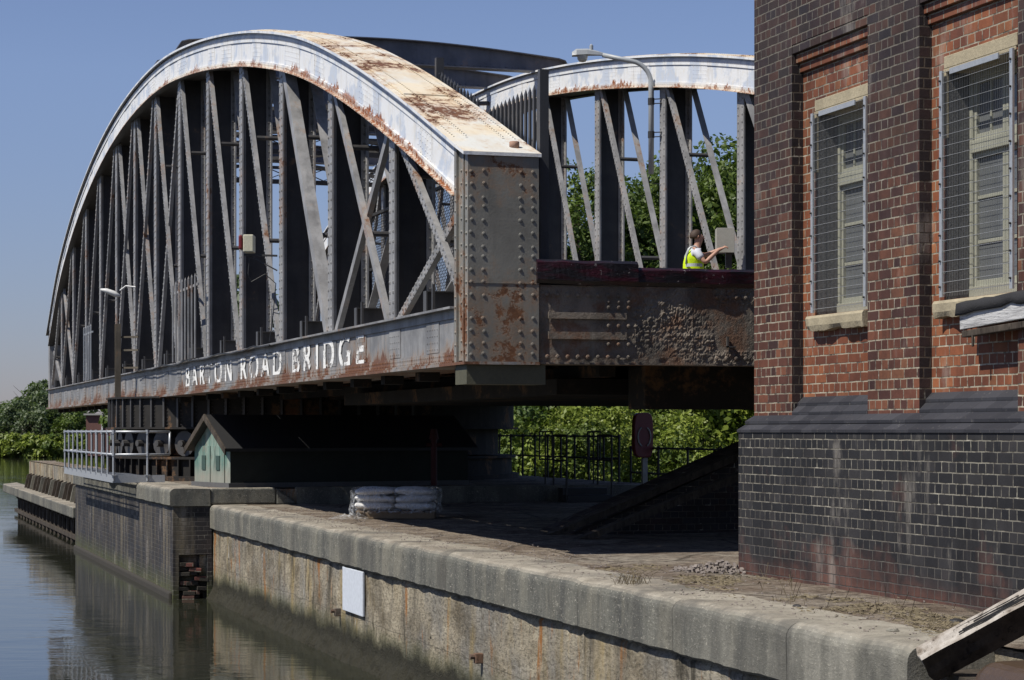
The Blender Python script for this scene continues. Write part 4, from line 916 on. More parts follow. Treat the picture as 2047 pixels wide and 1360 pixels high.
def street_lamp(x, y, z0):
    t = thing('street_lamp', (x, y, z0), 'grey curved-arm street lamp clamped to a post of the far arch', 'street lamp')
    D = Vector((-CS, SN, 0)); P = Vector((x, y, 0)); f = lambda a, z: tuple(P+D*a+Vector((0,0,z)))
    pts = [f(0, z0), f(0, 9.32)]+[f(.40-.40*math.cos(a), 9.32+.42*math.sin(a)) for a in [math.pi/2*i/7*.92 for i in range(1,8)]]+[f(.88, 9.85)]
    b = MB(); b.tube(pts, [.05]*2+[.042]*(len(pts)-2), 10); b.build('pole', M['lamp_grey'], t, smooth=True)
    h = MB(); hd = [(.84,9.85,.03,.03),(.95,9.865,.06,.05),(1.15,9.88,.10,.08),(1.35,9.87,.12,.085),(1.43,9.85,.09,.05)]
    for i, (a, z, w, hh) in enumerate(hd):
        sd = Vector((SN, CS, 0))
        for (p, q) in ((-1,-.4),(-.8,.6),(-.3,1),(.3,1),(.8,.6),(1,-.4)): h.v.append(tuple(P+D*a+sd*(p*w)+Vector((0,0,z+q*hh))))
    for i in range(len(hd)-1):
        for k in range(6): h.f.append((i*6+k, i*6+(k+1) % 6, i*6+6+(k+1) % 6, i*6+6+k)); h.m.append(0)
    h.f += [tuple(range(6)), tuple(range(24,30))[::-1]]; h.m += [0,0]
    lh = h.build('lamp_head', M['lamp_grey'], t)
    g = MB(); c = P+D*1.24; g.lathe((c.x, c.y, 9.84), [(.10,.0),(.09,-.07),(.06,-.11),(.0,-.125)], 14); g.build('lamp_lens', M['lamp_glass'], lh, smooth=True)
    g = MB(); c = P+D*1.08; g.cyl((c.x, c.y, 9.94), (c.x, c.y, 10.02), .035, 10); g.cyl((c.x,c.y,10.02),(c.x,c.y,10.045),.03,10,.012); g.build('photocell', M['lamp_grey'], lh)
    for z in (9.05, 8.45): k = MB(); k.beam((x, y, z), (14.16, tk(4), z), .05, .012); k.beam((x, y, z-.08), (14.16, tk(4), z-.08), .05, .012); k.cyl((x,y,z-.1),(x,y,z+.02),.06,10); k.build('clamp', M['dark_iron'], t)
    k = MB(); k.tube([f(0,z0), f(.05,z0-.06), f(.04,z0-.14), f(-.04,z0-.18), f(-.14,z0-.17)], .006, 5); k.build('wire', M['cable_black'], t)
street_lamp(13.93, 37.3, 7.7)
def jut(x0, y0, z, l):   # small wing-shaped lantern on the near truss
    t = thing('truss_lantern', (x0, y0, z), 'small white wing-shaped lantern bracketed off the near truss', 'lamp')
    b = MB(); b.tube([(6.3, y0-.1, z+.02), (6.1, y0, z+.05), (5.98, y0+.1, z-.05)], .02, 6); b.build('bracket', M['white_paint'], t)
    b = MB(); D = Vector((-.957, .29, 0)); s = Vector((.29,.957,0)); P = Vector((5.98, y0+.1, z-.07))
    secs = [(0,.03,.03,-.1),(.12,.07,.07,-.06),(.3,.09,.06,0.01),(.44,.05,.025,.04)]
    for a, w, h, dz in secs:
        for q in range(8): an = q*math.pi/4; b.v.append(tuple(P+D*a+s*(w*math.cos(an))+Vector((0,0,dz+h*math.sin(an)))))
    for i in range(3):
        for k in range(8): b.f.append((i*8+k, i*8+(k+1) % 8, i*8+8+(k+1) % 8, i*8+8+k)); b.m.append(0)
    b.f += [tuple(range(8))[::-1], tuple(range(24,32))]; b.m += [0,0]; b.build('lantern_body', M['white_paint'], t, smooth=True)
jut(6.2, 50.3, 6.30, 1)
t = thing('warning_siren', (6.0, 36.2, 6.1), 'cream box with dark red back on a bracket outside the near truss', 'siren box')
def cbox(b, xc, y, z, w, d, h):   # box square to the viewer: xc along camera right
    r = Vector((CS,-SN,0)); f = Vector((SN,CS,0)); c = Vector((xc, y, z)); vs = []
    for k in (0, 1):
        for i, j in ((-1,-1),(1,-1),(1,1),(-1,1)): vs.append(c+r*(i*w/2)+f*(j*d/2)+Vector((0,0,(k-.5)*h)))
    b.add(vs, [(0,3,2,1),(4,5,6,7),(0,1,5,4),(1,2,6,5),(2,3,7,6),(3,0,4,7)])
sx_, sy_ = 6.02, 33.95
b = MB(); cbox(b, sx_, sy_, 5.97, .16, .30, .27); b.build('box', M['cream_plastic'], t, bevel=.015)
b = MB(); cbox(b, sx_-.12, sy_+.036, 5.99, .06, .24, .22); b.build('red_lens', M['red_plastic'], t, bevel=.02)
b = MB(); b.beam((sx_-.08, sy_, 5.80), (6.42, sy_-.2, 5.78), .04, .03); b.beam((sx_, sy_, 5.79), (6.42, sy_-.2, 5.55), .02, .02); b.build('bracket', M['dark_iron'], t)
b = MB(); b.tube([(sx_,sy_,5.75),(sx_-.02,sy_,5.5),(sx_+.03,sy_,5.38),(6.25,sy_-.1,5.5),(6.4,sy_-.2,5.35),(6.36,sy_-.2,4.9),(6.3,sy_-.2,4.45)], .008, 5); b.build('cable', M['cable_black'], t)
b = MB(); pts = []
for i in range(60):
    y = 33.5+i*.28; pts.append((6.255, y, 4.42-.05*abs(math.sin(y*.9))-.02*mnoise.noise(Vector((y,0,0)))))
b.tube(pts, .014, 5); tag(b.build('loose_cable', M['cable_black']), 'thin black cable sagging along the top of the lettered girder', 'cable')
# cabinet on the far truss and pipe
t = thing('control_cabinet', (13.68, 33.3, 6.0), 'grey steel control cabinet with its door under the hands of the man', 'cabinet')
b = MB(); cbox(b, 13.69, 33.28, 6.155, .27, .2, .385); b.build('box', M['cabinet_grey'], t, bevel=.006)
b = MB(); cbox(b, 13.69-.02, 33.28-.12, 6.155, .29, .02, .40); b.build('door', M['cabinet_grey'], t, bevel=.004)
b = MB(); cbox(b, 13.78, 33.3, 5.84, .1, .12, .25); b.build('bracket', M['steel_dark'], t)
b = MB(); b.tube([(12.95, 32.9, 4.98), (13.3, 32.2, 5.0), (14.6, 31.4, 5.05)], .03, 8); tag(b.build('handrail_pipe', M['lamp_grey'], smooth=True), 'grey pipe running behind the coaming beside the brick tower', 'pipe')
# H post with rungs outside the truss by the platform
t = thing('guide_post', (5.95, 50.6, 2.1), 'tall rusty steel post rising past the girder from the railed platform', 'post')
b = MB(); x, y = 5.95, 50.6; b.box(x-.06, x+.06, y-.1, y-.08, 2.1, 5.5); b.box(x-.06, x+.06, y+.08, y+.1, 2.1, 5.5); b.box(x-.01, x+.01, y-.08, y+.08, 2.1, 5.5); b.build('column', M['timber_post_paint'], t)
b = MB()
for z in (4.5, 4.9, 5.2): b.beam((x+.06, y, z), (6.38, y-.3, z), .05, .04)
b.build('strut', M['timber_post_paint'], t)

# ------------------------------------------------------------------ railed platform round the turntable
pf = thing('railed_platform', (5.6, 49.8, 2.1), 'galvanised walkway platform with tube railing overhanging the brick quay', 'platform')
ya, yb, xo, zt = 44.7, 54.9, 5.15, 3.065
b = MB(); b.box(xo, xo+.03, ya, yb, 2.02, 2.17); b.box(xo+.03, 6.2, ya, ya+.03, 2.02, 2.17)
y = ya+.03
while y < yb: b.box(xo+.03, 5.8, y, y+.012, 2.10, 2.16); y += .10
for x in np.arange(xo+.1, 5.8, .11): b.box(x, x+.006, ya+.03, yb, 2.13, 2.158)
b.build('grating', M['galvanised'], pf)
def rail(p, q): b = MB(); b.cyl(p, q, .024, 8); b.build('rail', M['galvanised'], pf, smooth=True)
for z in (zt-.02, zt-.48):
    rail((xo+.02, ya, z), (xo+.02, yb, z)); rail((xo+.02, ya, z), (6.3, ya, z)); rail((xo+.02, yb, z), (5.75, yb, z))
rail((6.3, ya, zt-.02), (6.3, ya, zt-.48))
def stan(x, y): b = MB(); b.cyl((x, y, 2.05), (x, y, zt), .022, 8); b.cyl((x,y,zt-.06),(x,y,zt+.02),.034,8); b.cyl((x,y,zt-.51),(x,y,zt-.45),.034,8); b.box(x-.05,x+.05,y-.05,y+.05,2.16,2.175); b.build('stanchion', M['galvanised'], pf)
for i in range(11): stan(xo+.02, ya+i*(yb-ya)/10)
stan(5.85, ya); 
for i in range(1, 4): stan(5.75, yb-i*1.6)

# ------------------------------------------------------------------ green hut
ht = thing('green_hut', (6.9, 41.2, RZ), 'low pale green timber hut with pitched roof under the bridge edge', 'hut')
e1 = Vector((-.227*-1, .974*-1, 0)).normalized()*1      # along gable base, towards the viewer
gx = Vector((.974, .227, 0))                            # into the hut, away from the water
C0 = Vector((6.80, 40.35, RZ)); gw = 1.75
A_ = C0; B_ = C0 - e1*gw; hz = .74; ap = 1.28
def H(p, i, z): return tuple(Vector((p.x, p.y, 0))+gx*i+Vector((0,0,z)))
mid = (A_+B_)/2
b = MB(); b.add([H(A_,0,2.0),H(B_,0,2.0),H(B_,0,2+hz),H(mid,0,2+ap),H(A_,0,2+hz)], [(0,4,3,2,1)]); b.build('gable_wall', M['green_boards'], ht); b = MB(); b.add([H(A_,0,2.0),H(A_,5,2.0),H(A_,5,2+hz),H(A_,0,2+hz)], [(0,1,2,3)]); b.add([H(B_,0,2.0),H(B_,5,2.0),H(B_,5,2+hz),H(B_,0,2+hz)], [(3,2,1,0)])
b.build('side_wall', M['hut_side_shade'], ht)  # side boards near black: the bridge's shadow painted into their colour
b = MB()
for P in (A_, B_):
    o_ = (P-mid).normalized()*.12
    b.prism([H(mid,-.14,2+ap+.02), H(P+o_,-.14,2+hz-.06), H(P+o_,-.14,2+hz-.0), H(mid,-.14,2+ap+.09)], gx*5.3)
b.build('roof', M['slate'], ht)
b = MB()
for P in (A_, B_): o_ = (P-mid).normalized()*.14; b.prism([H(mid,-.17,2+ap-.02), H(P+o_,-.17,2+hz-.12), H(P+o_,-.17,2+hz-.0), H(mid,-.17,2+ap+.10)], gx*.03)
b.build('bargeboard', M['dark_timber'], ht)
for f in (.30, .70):
    q = A_.lerp(B_, f); b = MB(); b.prism([tuple(Vector(H(q-e1*.28,-.02,2.0))), H(q+e1*.28,-.02,2.0), H(q+e1*.28,-.02,2.78), H(q-e1*.28,-.02,2.78)], gx*.03); dd = b.build('door', M['green_boards'], ht)
    b = MB(); b.prism([H(q-e1*.09,-.035,2.33), H(q+e1*.09,-.035,2.33), H(q+e1*.09,-.035,2.60), H(q-e1*.09,-.035,2.60)], gx*.02); b.build('louvre', M['louvre_green'], dd)
b = MB(); cc = (A_+B_)/2; b.prism([H(A_+e1*.05,-.05,2.0),H(B_-e1*.05,-.05,2.0),H(B_-e1*.05,5,2.0),H(A_+e1*.05,5,2.0)], (0,0,.10)); b.build('base', M['stone_dark'], ht)

# ------------------------------------------------------------------ sacks on a pallet
pt = thing('timber_pallet', (8.35, 31.2, QZ), 'timber pallet under a stack of wrapped sacks in the bridge shadow', 'pallet')
r = Vector((CS,-SN,0)); f_ = Vector((SN,CS,0)); PC = Vector((8.18, 33.15, QZ))
def cb(b, xc, yc, z0, z1, w, d): c = PC+r*xc+f_*yc; cbox(b, c.x, c.y, (z0+z1)/2, w, d, z1-z0)
b = MB()
for yy in (-.38, 0, .38): cb(b, 0, yy, QZ+.005, QZ+.10, 1.2, .09)
b.build('bearer', M['pallet_wood'], pt)
b = MB()
for i in range(7): cb(b, -.54+i*.18, 0, QZ+.101, QZ+.12, .13, .9)
b.build('deck_board', M['pallet_wood'], pt)
labs = 'dusty white cement sack in the wrapped stack on the pallet'
sack = None
for lay in range(3):
    for i in range(4):
        c = PC+r*((i % 2-.5)*.60+random.uniform(-.03,.03))+f_*((i//2-.5)*.44+random.uniform(-.03,.03)); z = QZ+.19+lay*.115
        b = MB(); N = 14
        for u in range(9):
            for v in range(N):
                a = 2*math.pi*v/N; k = math.sin(math.pi*u/8)**.3 if 0 < u < 8 else .4
                rr = Vector((0,0,1))*(.066*math.sin(a)*k)+f_*(.21*np.sign(math.cos(a))*abs(math.cos(a))**.6*(.85+.15*k))
                b.v.append(tuple(r*(-.32+.64*u/8)+rr+Vector((0,0,.028*mnoise.noise(Vector((u*.7+i*5, v*.6, lay*3)))))))
        for u in range(8):
            for v in range(N): b.f.append((u*N+v, u*N+(v+1) % N, u*N+N+(v+1) % N, u*N+N+v)); b.m.append(0)
        b.f += [tuple(range(N))[::-1], tuple(range(8*N, 9*N))]; b.m += [0,0]
        o = b.build('cement_sack', M['sack_paper'], smooth=True, sub=1); o.location = (c.x, c.y, z); o.rotation_euler = (0, random.uniform(-.05,.05), random.uniform(-.08,.08)); o.scale = (1, 1, random.uniform(.85,1.15))
        tag(o, labs, 'sack', 'sacks stacked on the pallet')
def film(b, pts0, w, nn=14):
    for i, p in enumerate(pts0):
        for j, q in enumerate((-.5, -.17, .17, .5)): b.v.append(tuple(Vector(p)+f_*0+Vector((0,0,0))+r*(q*w*.9)+Vector((0,0,.02*mnoise.noise(Vector((i*.9,j*1.7,0)))))))
    for i in range(len(pts0)-1):
        for j in range(3): k = i*4+j; b.f.append((k, k+1, k+5, k+4)); b.m.append(0)
b = MB()
N, K = 110, 18
for k in range(K+1):
    for i in range(N):
        a = 2*math.pi*i/N; ex = .70*np.sign(math.cos(a))*abs(math.cos(a))**.35; ey = .50*np.sign(math.sin(a))*abs(math.sin(a))**.35; q = k/K
        sc = 1 if q < .8 else (1-(q-.8)*1.2); p = PC+r*(ex*sc)+f_*(ey*sc); nz = .045*mnoise.noise(Vector((ex*4, ey*4, q*3)))+.03*abs(mnoise.noise(Vector((ex*13+q*5, ey*13, q*9))))-.015
        b.v.append((p.x+nz, p.y+nz, QZ+.10+min(q, .85)/.85*.37+nz))
for k in range(K):
    for i in range(N): b.f.append((k*N+i, k*N+(i+1) % N, k*N+N+(i+1) % N, k*N+N+i)); b.m.append(0)
tag(b.build('plastic_wrap', M['plastic_film'], smooth=True), 'crumpled clear plastic wrap round the stack of sacks', 'plastic wrap')
b = MB(); nx, ny = 22, 12
for j in range(ny+1):
    for i in range(nx+1):
        p = PC+r*(-1.02+.62*i/nx)+f_*(-.75+.5*j/ny); e = math.sin(math.pi*i/nx)*math.sin(math.pi*j/ny)
        h = .01+e*(.05+.11*max(0, mnoise.noise(Vector((i*.45, j*.5, 4)))))+ (.25*max(0, (i/nx-.6))*e); b.v.append((p.x+.03*mnoise.noise(Vector((i,j,1))), p.y+.03*mnoise.noise(Vector((i,j,9))), QZ+h))
for j in range(ny):
    for i in range(nx): k = j*(nx+1)+i; b.f.append((k,k+1,k+nx+2,k+nx+1)); b.m.append(0)
tag(b.build('plastic_sheet', M['plastic_film'], smooth=True), 'loose crumpled plastic film spilling on the ground left of the sacks', 'plastic sheet')

# ------------------------------------------------------------------ island: fences, steps, lifebuoy, ramp
def fence(name, x, y0, y1, z0, h, bays, label):
    t = thing(name, (x, (y0+y1)/2, z0), label, 'fence'); n = int(round(abs(y1-y0)/bays))
    for i in range(n+1): y = y0+(y1-y0)*i/n; b = MB(); b.cyl((x,y,z0),(x,y,z0+h),.024,6); b.cyl((x,y,z0+h-.05),(x,y,z0+h+.02),.035,6); b.build('post', M['dark_iron'], t)
    for k in (1, .52): b = MB(); b.cyl((x,y0,z0+h*k-.02),(x,y1,z0+h*k-.02),.022,6); b.build('rail', M['dark_iron'], t)
fence('tube_fence', 15.1, 42.3, 62.3, RZ, .95, .95, 'dark tube fence along the far edge of the raised island under the bridge')
fence('tube_fence', 15.1, 26.0, 41.6, QZ, 1.03, 1.5, 'dark tube fence with widely spaced posts between the lifebuoy and the brick tower')
t = thing('access_steps', (13.5, 39.750, QZ), 'small dark steps with tall hooped handrails leading to the raised island', 'steps')
for i in range(2): b = MB(); b.box(13.05, 13.95, 39.450+i*.3, 39.730+i*.3, QZ+.0, QZ+.13+i*.13); b.build('tread', M['dark_iron'], t, bevel=.01)
for x in (13.05, 13.95):
    b = MB()
    for y in (39.500, 40.3): b.cyl((x,y,QZ),(x,y,2.98),.02,6)
    for z in (2.98, 2.5): b.cyl((x,39.500,z),(x,40.3,z),.02,6)
    b.build('handrail', M['dark_iron'], t)
for x in (13.05, 14.05):
    b = MB()
    for q in (0, .12, .26): b.cyl((x+q,41.2,2.5),(x+q,41.2,3.05),.016,6)
    for z in (2.5, 3.05): b.cyl((x,41.2,z),(x+.26,41.2,z),.016,6)
    b.cyl((x+.12,41.2,RZ),(x+.12,41.2,2.5),.016,6)
    b.build('hoop', M['dark_iron'], t)
t = thing('lifebuoy_housing', (14.9, 40.3, RZ), 'dark red rounded lifebuoy housing on a post in front of the trees', 'lifebuoy housing')
b = MB(); P = []
for i in range(28): a = 2*math.pi*i/28; P.append((14.9+.20*np.sign(math.cos(a))*abs(math.cos(a))**.45, 40.3, 2.98+.44*np.sign(math.sin(a))*abs(math.sin(a))**.5))
b.prism(P, (0,.16,0)); b.build('case', M['red_plastic'], t, bevel=.02)
b = MB(); b.tube([(14.9+.13*math.cos(a), 40.28, 2.95+.2*math.sin(a)) for a in np.linspace(2.0, 4.3, 10)], .014, 6); b.tube([(14.9+.13*math.cos(a), 40.28, 2.95+.2*math.sin(a)) for a in np.linspace(-1.1, 1.1, 10)], .014, 6); b.build('grab_line', M['cabinet_grey'], t)
b = MB(); b.box(14.9, 15.0, 40.36, 40.44, RZ-.35, 2.6); b.build('post', M['cabinet_grey'], t)
t = thing('red_standpipe', (11.2, 41, RZ), 'dim red standpipe in the deep shadow under the bridge', 'standpipe')
b = MB(); b.cyl((10.75,40.6,RZ),(10.75,40.6,2.9),.06,10); b.build('pipe', M['pipe_red'], t); b = MB(); b.cyl((10.75,40.6,2.9),(10.75,40.6,3.1),.10,12,.06); b.cyl((10.6,40.6,2.8),(10.9,40.6,2.8),.04,8); b.build('valve', M['pipe_red'], t)
t = thing('sloping_wing_wall', (11, 27.6, QZ), 'dark sloping brick wing wall rising to the right under the bridge end', 'wall')
b = MB(); b.prism([(8.9,27.3,QZ-.1),(14.2,27.3,QZ-.1),(14.2,27.3,3.55),(13.6,27.3,3.55)], (0,1.5,0)); b.build('wall_body', M['reveal_brick'], t)
b = MB(); b.prism([(8.74,27.2,QZ),(8.95,27.2,QZ),(13.7,27.2,3.56),(13.5,27.2,3.60)], (0,.25,0)); b.prism([(8.74,26.0,QZ),(8.95,26.0,QZ),(12.5,26.0,3.0),(12.3,26.0,3.05)], (0,.2,0)); b.build('coping', M['dark_timber'], t)

# ------------------------------------------------------------------ foreground: beam, debris, straw
def pxg(x, y, z):     # point on a level plane z (for scattering things measured on site)
    Y = (CAMZ-z)*4400/(y-862); X = (x-1023.5)/4400*Y; return cw(X, Y)
t = thing('timber_beam', (7.0, 12, QZ), 'thick split and weathered timber beam leaning over the quay edge bottom right', 'timber beam')
A = Vector((*cw(2.60, 13.6), 1.64)); B = Vector((*cw(3.40, 13.35), 2.12))
d = (B-A).normalized(); A2 = A-d*.05; L = (B-A2).length
side = d.cross(Vector((0,0,1))).normalized(); upv = side.cross(d).normalized()
rl = .55 if side.dot(Vector((-SN,-CS,0))) > 0 else -.55; side, upv = side*math.cos(rl)-upv*math.sin(rl), upv*math.cos(rl)+side*math.sin(rl)
nseg = 30; b = MB(); w, h = .16, .19; ring = [(-.5,-.5),(-.16,-.5),(.16,-.5),(.5,-.5),(.5,-.16),(.5,.16),(.5,.5),(.22,.5),(.0,.44),(-.22,.5),(-.5,.5),(-.5,.16),(-.5,-.16)]
for i in range(nseg+1):
    p = A2+d*(L*i/nseg)
    for k, (u, v) in enumerate(ring):
        q = .012*mnoise.noise(Vector((k*3.1, i*.25, 0))); b.v.append(tuple(p+side*((u*w)+q)+upv*(v*h+q)+d*((.05*mnoise.noise(Vector((k*2.3,7,0)))) if i == 0 else 0)))
m = len(ring)
for i in range(nseg):
    for k in range(m): b.f.append((i*m+k, i*m+(k+1) % m, (i+1)*m+(k+1) % m, (i+1)*m+k)); b.m.append(0 if 6 <= k <= 9 else 1)
b.f += [tuple(range(m))[::-1], tuple(range(nseg*m, nseg*m+m))]; b.m += [0,0]
b.m = [q for q in b.m]
bm_ = b.build('beam', [M['weathered_timber'], M['brown_timber']], t)
b = MB(); y = 0
for i in range(7):
    o0 = random.uniform(-.4,.4)*w; s0 = random.uniform(.0, L*.5); b.beam(A2+d*s0+side*o0+upv*(h*.5-.002), A2+d*(s0+random.uniform(.3,.8))+side*(o0+.01)+upv*(h*.5-.001), .006, .01)
b.build('crack', M['dark_iron'], bm_)
# stick, stones, rubble, twig tuft, straw
x, y = pxg(1650, 1165, QZ); b = MB(); b.tube([(x,y,QZ-.02),(x-.02,y+.03,QZ+.09),(x-.05,y+.05,QZ+.2)], [.022,.018,.012], 7); b.tube([(x,y+.02,QZ+.06),(x-.08,y+.02,QZ+.17)], [.015,.008], 6); tag(b.build('broken_stick', M['stick_wood'], smooth=True), 'short forked broken branch standing against the base of the brick tower', 'stick')
def stone(px_, py_, s, mat, lab, grp=None):
    x, y = pxg(px_, py_, QZ); b = MB(); n0 = 10
    b.lathe((0,0,0), [(0,-.3),(.7,-.25),(1,.05),(.75,.45),(.3,.62),(0,.64)], n0)
    b.v = [(v[0]*s*(1+.3*mnoise.noise(Vector((v[0]*2+px_, v[1]*2, v[2]*2)))), v[1]*s*(1+.3*mnoise.noise(Vector((v[0]*2, v[1]*2+py_, 3)))), v[2]*s*.8) for v in b.v]
    o = b.build('loose_stone', M[mat]); o.location = (x, y, QZ+s*.05); tag(o, lab, 'stone', grp); return o
stone(1593, 1213, .035, 'dark_iron', 'dark flat stone on the coping left of the straw'); stone(1785, 1262, .045, 'coping_stone', 'pale lumpy stone at the coping edge near the timber beam')
stone(1550, 1150, .05, 'rubble', 'pinkish stone by the foot of the plinth left of the broken stick'); stone(1403, 1180, .022, 'coping_stone', 'small pale chip on the coping below the rubble heap')
stone(1912, 1246, .06, 'dark_iron', 'dark slate-like lump beside the timber beam on the straw')
b = MB()
for i in range(260):
    cx_, cy_ = pxg(1437, 1143, QZ); a = random.random()*6.28; q = random.random()**.7; x = cx_+q*.42*math.cos(a)*CS; y = cy_+q*.42*math.sin(a)-q*.42*math.cos(a)*SN; z = QZ+.10*(1-q)*random.random(); s = random.uniform(.012,.035)
    b.beam((x,y,z),(x+s*random.uniform(-1,1),y+s,z+s*random.uniform(-.5,1)), s, s*.8)
tag(b.build('rubble_heap', M['rubble']), 'small heap of pinkish rubble at the foot of the tower corner', 'rubble', kind='stuff')
b = MB(); cx_, cy_ = pxg(1265, 1168, QZ)
for i in range(60): a = random.random()*6.28; l = random.uniform(.05,.16); x = cx_+random.gauss(0,.07); y = cy_+random.gauss(0,.07); b.tube([(x,y,QZ-.005),(x+l*.3*math.cos(a),y+l*.3*math.sin(a),QZ+l*.6),(x+l*.7*math.cos(a),y+l*.7*math.sin(a),QZ+l*.8)], .0022, 3)
tag(b.build('dry_plant', M['straw']), 'small dry brown plant tuft on the edge of the coping', 'plant')
b = MB()
for i in range(15000):
    y = random.uniform(9.5, 20.6); x = random.gauss(7.45, .33) if y < 19 else random.gauss(7.3, .3)
    if x < 6.75 or x > 8.12: continue
    if mnoise.noise(Vector((x*1.3, y*1.1, 2)))+.5*mnoise.noise(Vector((x*4, y*4, 2))) < .10+.02*(y-14): continue
    a = random.random()*3.14; l = random.uniform(.008,.038); z = QZ+random.uniform(-.004,.014); dx, dy = l*math.cos(a), l*math.sin(a); w = .0016
    b.add([(x-dx,y-dy,z),(x-dx+w*1.2,y-dy,z+w),(x+dx,y+dy,z+random.uniform(0,.015)),(x+dx-w,y+dy-w,z+.002)], [(0,1,2,3)])
for i in range(50):
    x, y = random.uniform(7.0, 8.1), random.uniform(11, 19); l = random.uniform(.06,.22); a = random.random()*6.28
    b.tube([(x,y,QZ),(x+l*.3*math.cos(a),y+l*.3*math.sin(a),QZ+l*.7)], .0025, 3)
tag(b.build('dry_straw', M['straw']), 'dry yellow straw scattered along the foot of the brick tower', 'straw', kind='stuff')
b = MB()
for i in range(1600):
    y = random.uniform(12.6, 38); x = 6.55+abs(random.gauss(0, .7))
    if x > 9: continue
    s = random.uniform(.004,.015); z = QZ+.002; b.beam((x,y,z),(x+s*random.uniform(-1.5,1.5),y+s*1.5,z+s*.3), s, s*.5)
tag(b.build('loose_grit', M['rubble']), 'grit and small chips scattered over the quay', 'grit', kind='stuff')

# ------------------------------------------------------------------ person
def skin_mesh(name, nodes, edges, mat, parent, sub=2, root=0):
    me = bpy.data.meshes.new(name); me.from_pydata([n_[0] for n_ in nodes], edges, []); me.materials.append(mat)
    o = bpy.data.objects.new(name, me); COL.objects.link(o); o.parent = parent
    sk = o.modifiers.new('skin', 'SKIN'); sk.use_smooth_shade = True
    for i, n_ in enumerate(nodes):
        rr = n_[1]; rr = (rr, rr) if not isinstance(rr, tuple) else rr; me.skin_vertices[0].data[i].radius = rr; me.skin_vertices[0].data[i].use_root = (i == root)
    s_ = o.modifiers.new('sub', 'SUBSURF'); s_.levels = sub; s_.render_levels = sub
    return o
def person(loc, rz):
    p = thing('person', loc, 'man in yellow hi-vis vest over a pale T-shirt reaching to the grey cabinet', 'person'); p['_local'] = 1; p.rotation_euler = (0,0,rz)
    # local: +x is the way he faces, +y to his left; body leaning slightly forward
    body = [((0,0,.95),(.15,.11)),((.0,0,1.12),(.13,.10)),((.0,0,1.32),(.14,.10)),((.02,0,1.44),(.10,.07)),((.04,0,1.52),.052),((.07,0,1.60),(.060,.066)),((.075,0,1.68),(.068,.078)),((.07,0,1.745),(.056,.064)),
      ((.02,.16,1.44),.05),((.20,.21,1.40),.042),((.36,.16,1.47),.032),((.42,.14,1.50),.025),
      ((.02,-.17,1.44),.05),((.15,-.24,1.25),.043),((.33,-.19,1.42),.033),((.39,-.16,1.47),.026),
      ((0,.09,.85),.09),((.01,.10,.48),.06),((-.01,.10,.08),.045),((.13,.11,.04),.04),
      ((0,-.09,.85),.09),((.01,-.10,.48),.06),((-.01,-.10,.08),.045),((.13,-.11,.04),.04)]
    ed = [(0,1),(1,2),(2,3),(3,4),(4,5),(5,6),(6,7),(3,8),(8,9),(9,10),(10,11),(3,12),(12,13),(13,14),(14,15),(0,16),(16,17),(17,18),(18,19),(0,20),(20,21),(21,22),(22,23)]
    # palms and fingers
    for wi, s in ((11, 1), (15, -1)):
        wx, wy, wz = body[wi][0]; n0 = len(body); body.append(((wx+.04, wy, wz+.015),(.026,.018))); ed.append((wi, n0))
        body.append(((wx+.07, wy, wz+.025),(.028,.015))); ed.append((n0, n0+1))
        for j in range(4):
            yy = wy+(j-1.5)*.019; k = len(body); l = (.028,.034,.032,.024)[j]; body += [((wx+.09, yy, wz+.035+j*.006), .009), ((wx+.09+l, yy, wz+.03+j*.006), .008), ((wx+.09+l*1.5, yy, wz+.01+j*.006), .007)]; ed += [(n0+1,k),(k,k+1),(k+1,k+2)]
        k = len(body); body += [((wx+.065, wy-s*.035, wz+.03), .010), ((wx+.10, wy-s*.045, wz+.03), .009)]; ed += [(n0,k),(k,k+1)]
    bo = skin_mesh('body', body, ed, M['skin'], p)
    # face details and hair
    b = MB()
    for i in range(9):
        for k in range(14):
            ph = math.pi*.62*i/8; a = 2*math.pi*k/14
            b.v.append((.055-.012+.090*math.sin(ph)*math.cos(a)-.020*math.sin(ph), .079*math.sin(ph)*math.sin(a), 1.70+.100*math.cos(ph)))
    for i in range(8):
        for k in range(14):
            f = (i*14+k, i*14+(k+1) % 14, i*14+14+(k+1) % 14, i*14+14+k)
            if all(b.v[q][0] > .085 and b.v[q][2] < 1.765 for q in f) or all(b.v[q][0] > .05 and b.v[q][2] < 1.70 for q in f): continue
            b.f.append(f); b.m.append(0)
    h = b.build('hair', M['hair'], p, smooth=True); h.location = (0,0,0); md = h.modifiers.new('s', 'SOLIDIFY'); md.thickness = .008
    b = MB(); b.cyl((.135,0,1.675),(.168,0,1.655),.010,8,.015); b.box(.132,.146,-.024,.024,1.622,1.628)
    for s in (-1,1): b.cyl((.134,s*.028,1.69),(.140,s*.028,1.69),.010,8); b.cyl((.055,s*.062,1.68),(.05,s*.082,1.685),.020,8,.024)
    o = b.build('face_features', M['skin'], p, smooth=True); o.location = (0,0,0)
    # T-shirt with short sleeves
    ts = [((0,0,.93),(.155,.115)),((.0,0,1.12),(.14,.11)),((.0,0,1.32),(.150,.11)),((.02,0,1.44),(.105,.075)),((.035,0,1.495),.058),((.02,.165,1.44),.066),((.12,.20,1.405),.062),((.02,-.175,1.435),.068),((.10,-.22,1.31),.066)]
    skin_mesh('t_shirt', ts, [(0,1),(1,2),(2,3),(3,4),(3,5),(5,6),(3,7),(7,8)], M['grey_tshirt'], p)
    ve = [((-.01,0,.88),(.19,.145)),((-.01,0,1.10),(.185,.14)),((-.015,0,1.28),(.19,.14)),((-.01,0,1.42),(.15,.10)),((-.01,0,1.49),(.085,.075)),((-.01,.12,1.455),(.06,.075)),((-.01,-.12,1.455),(.06,.075))]
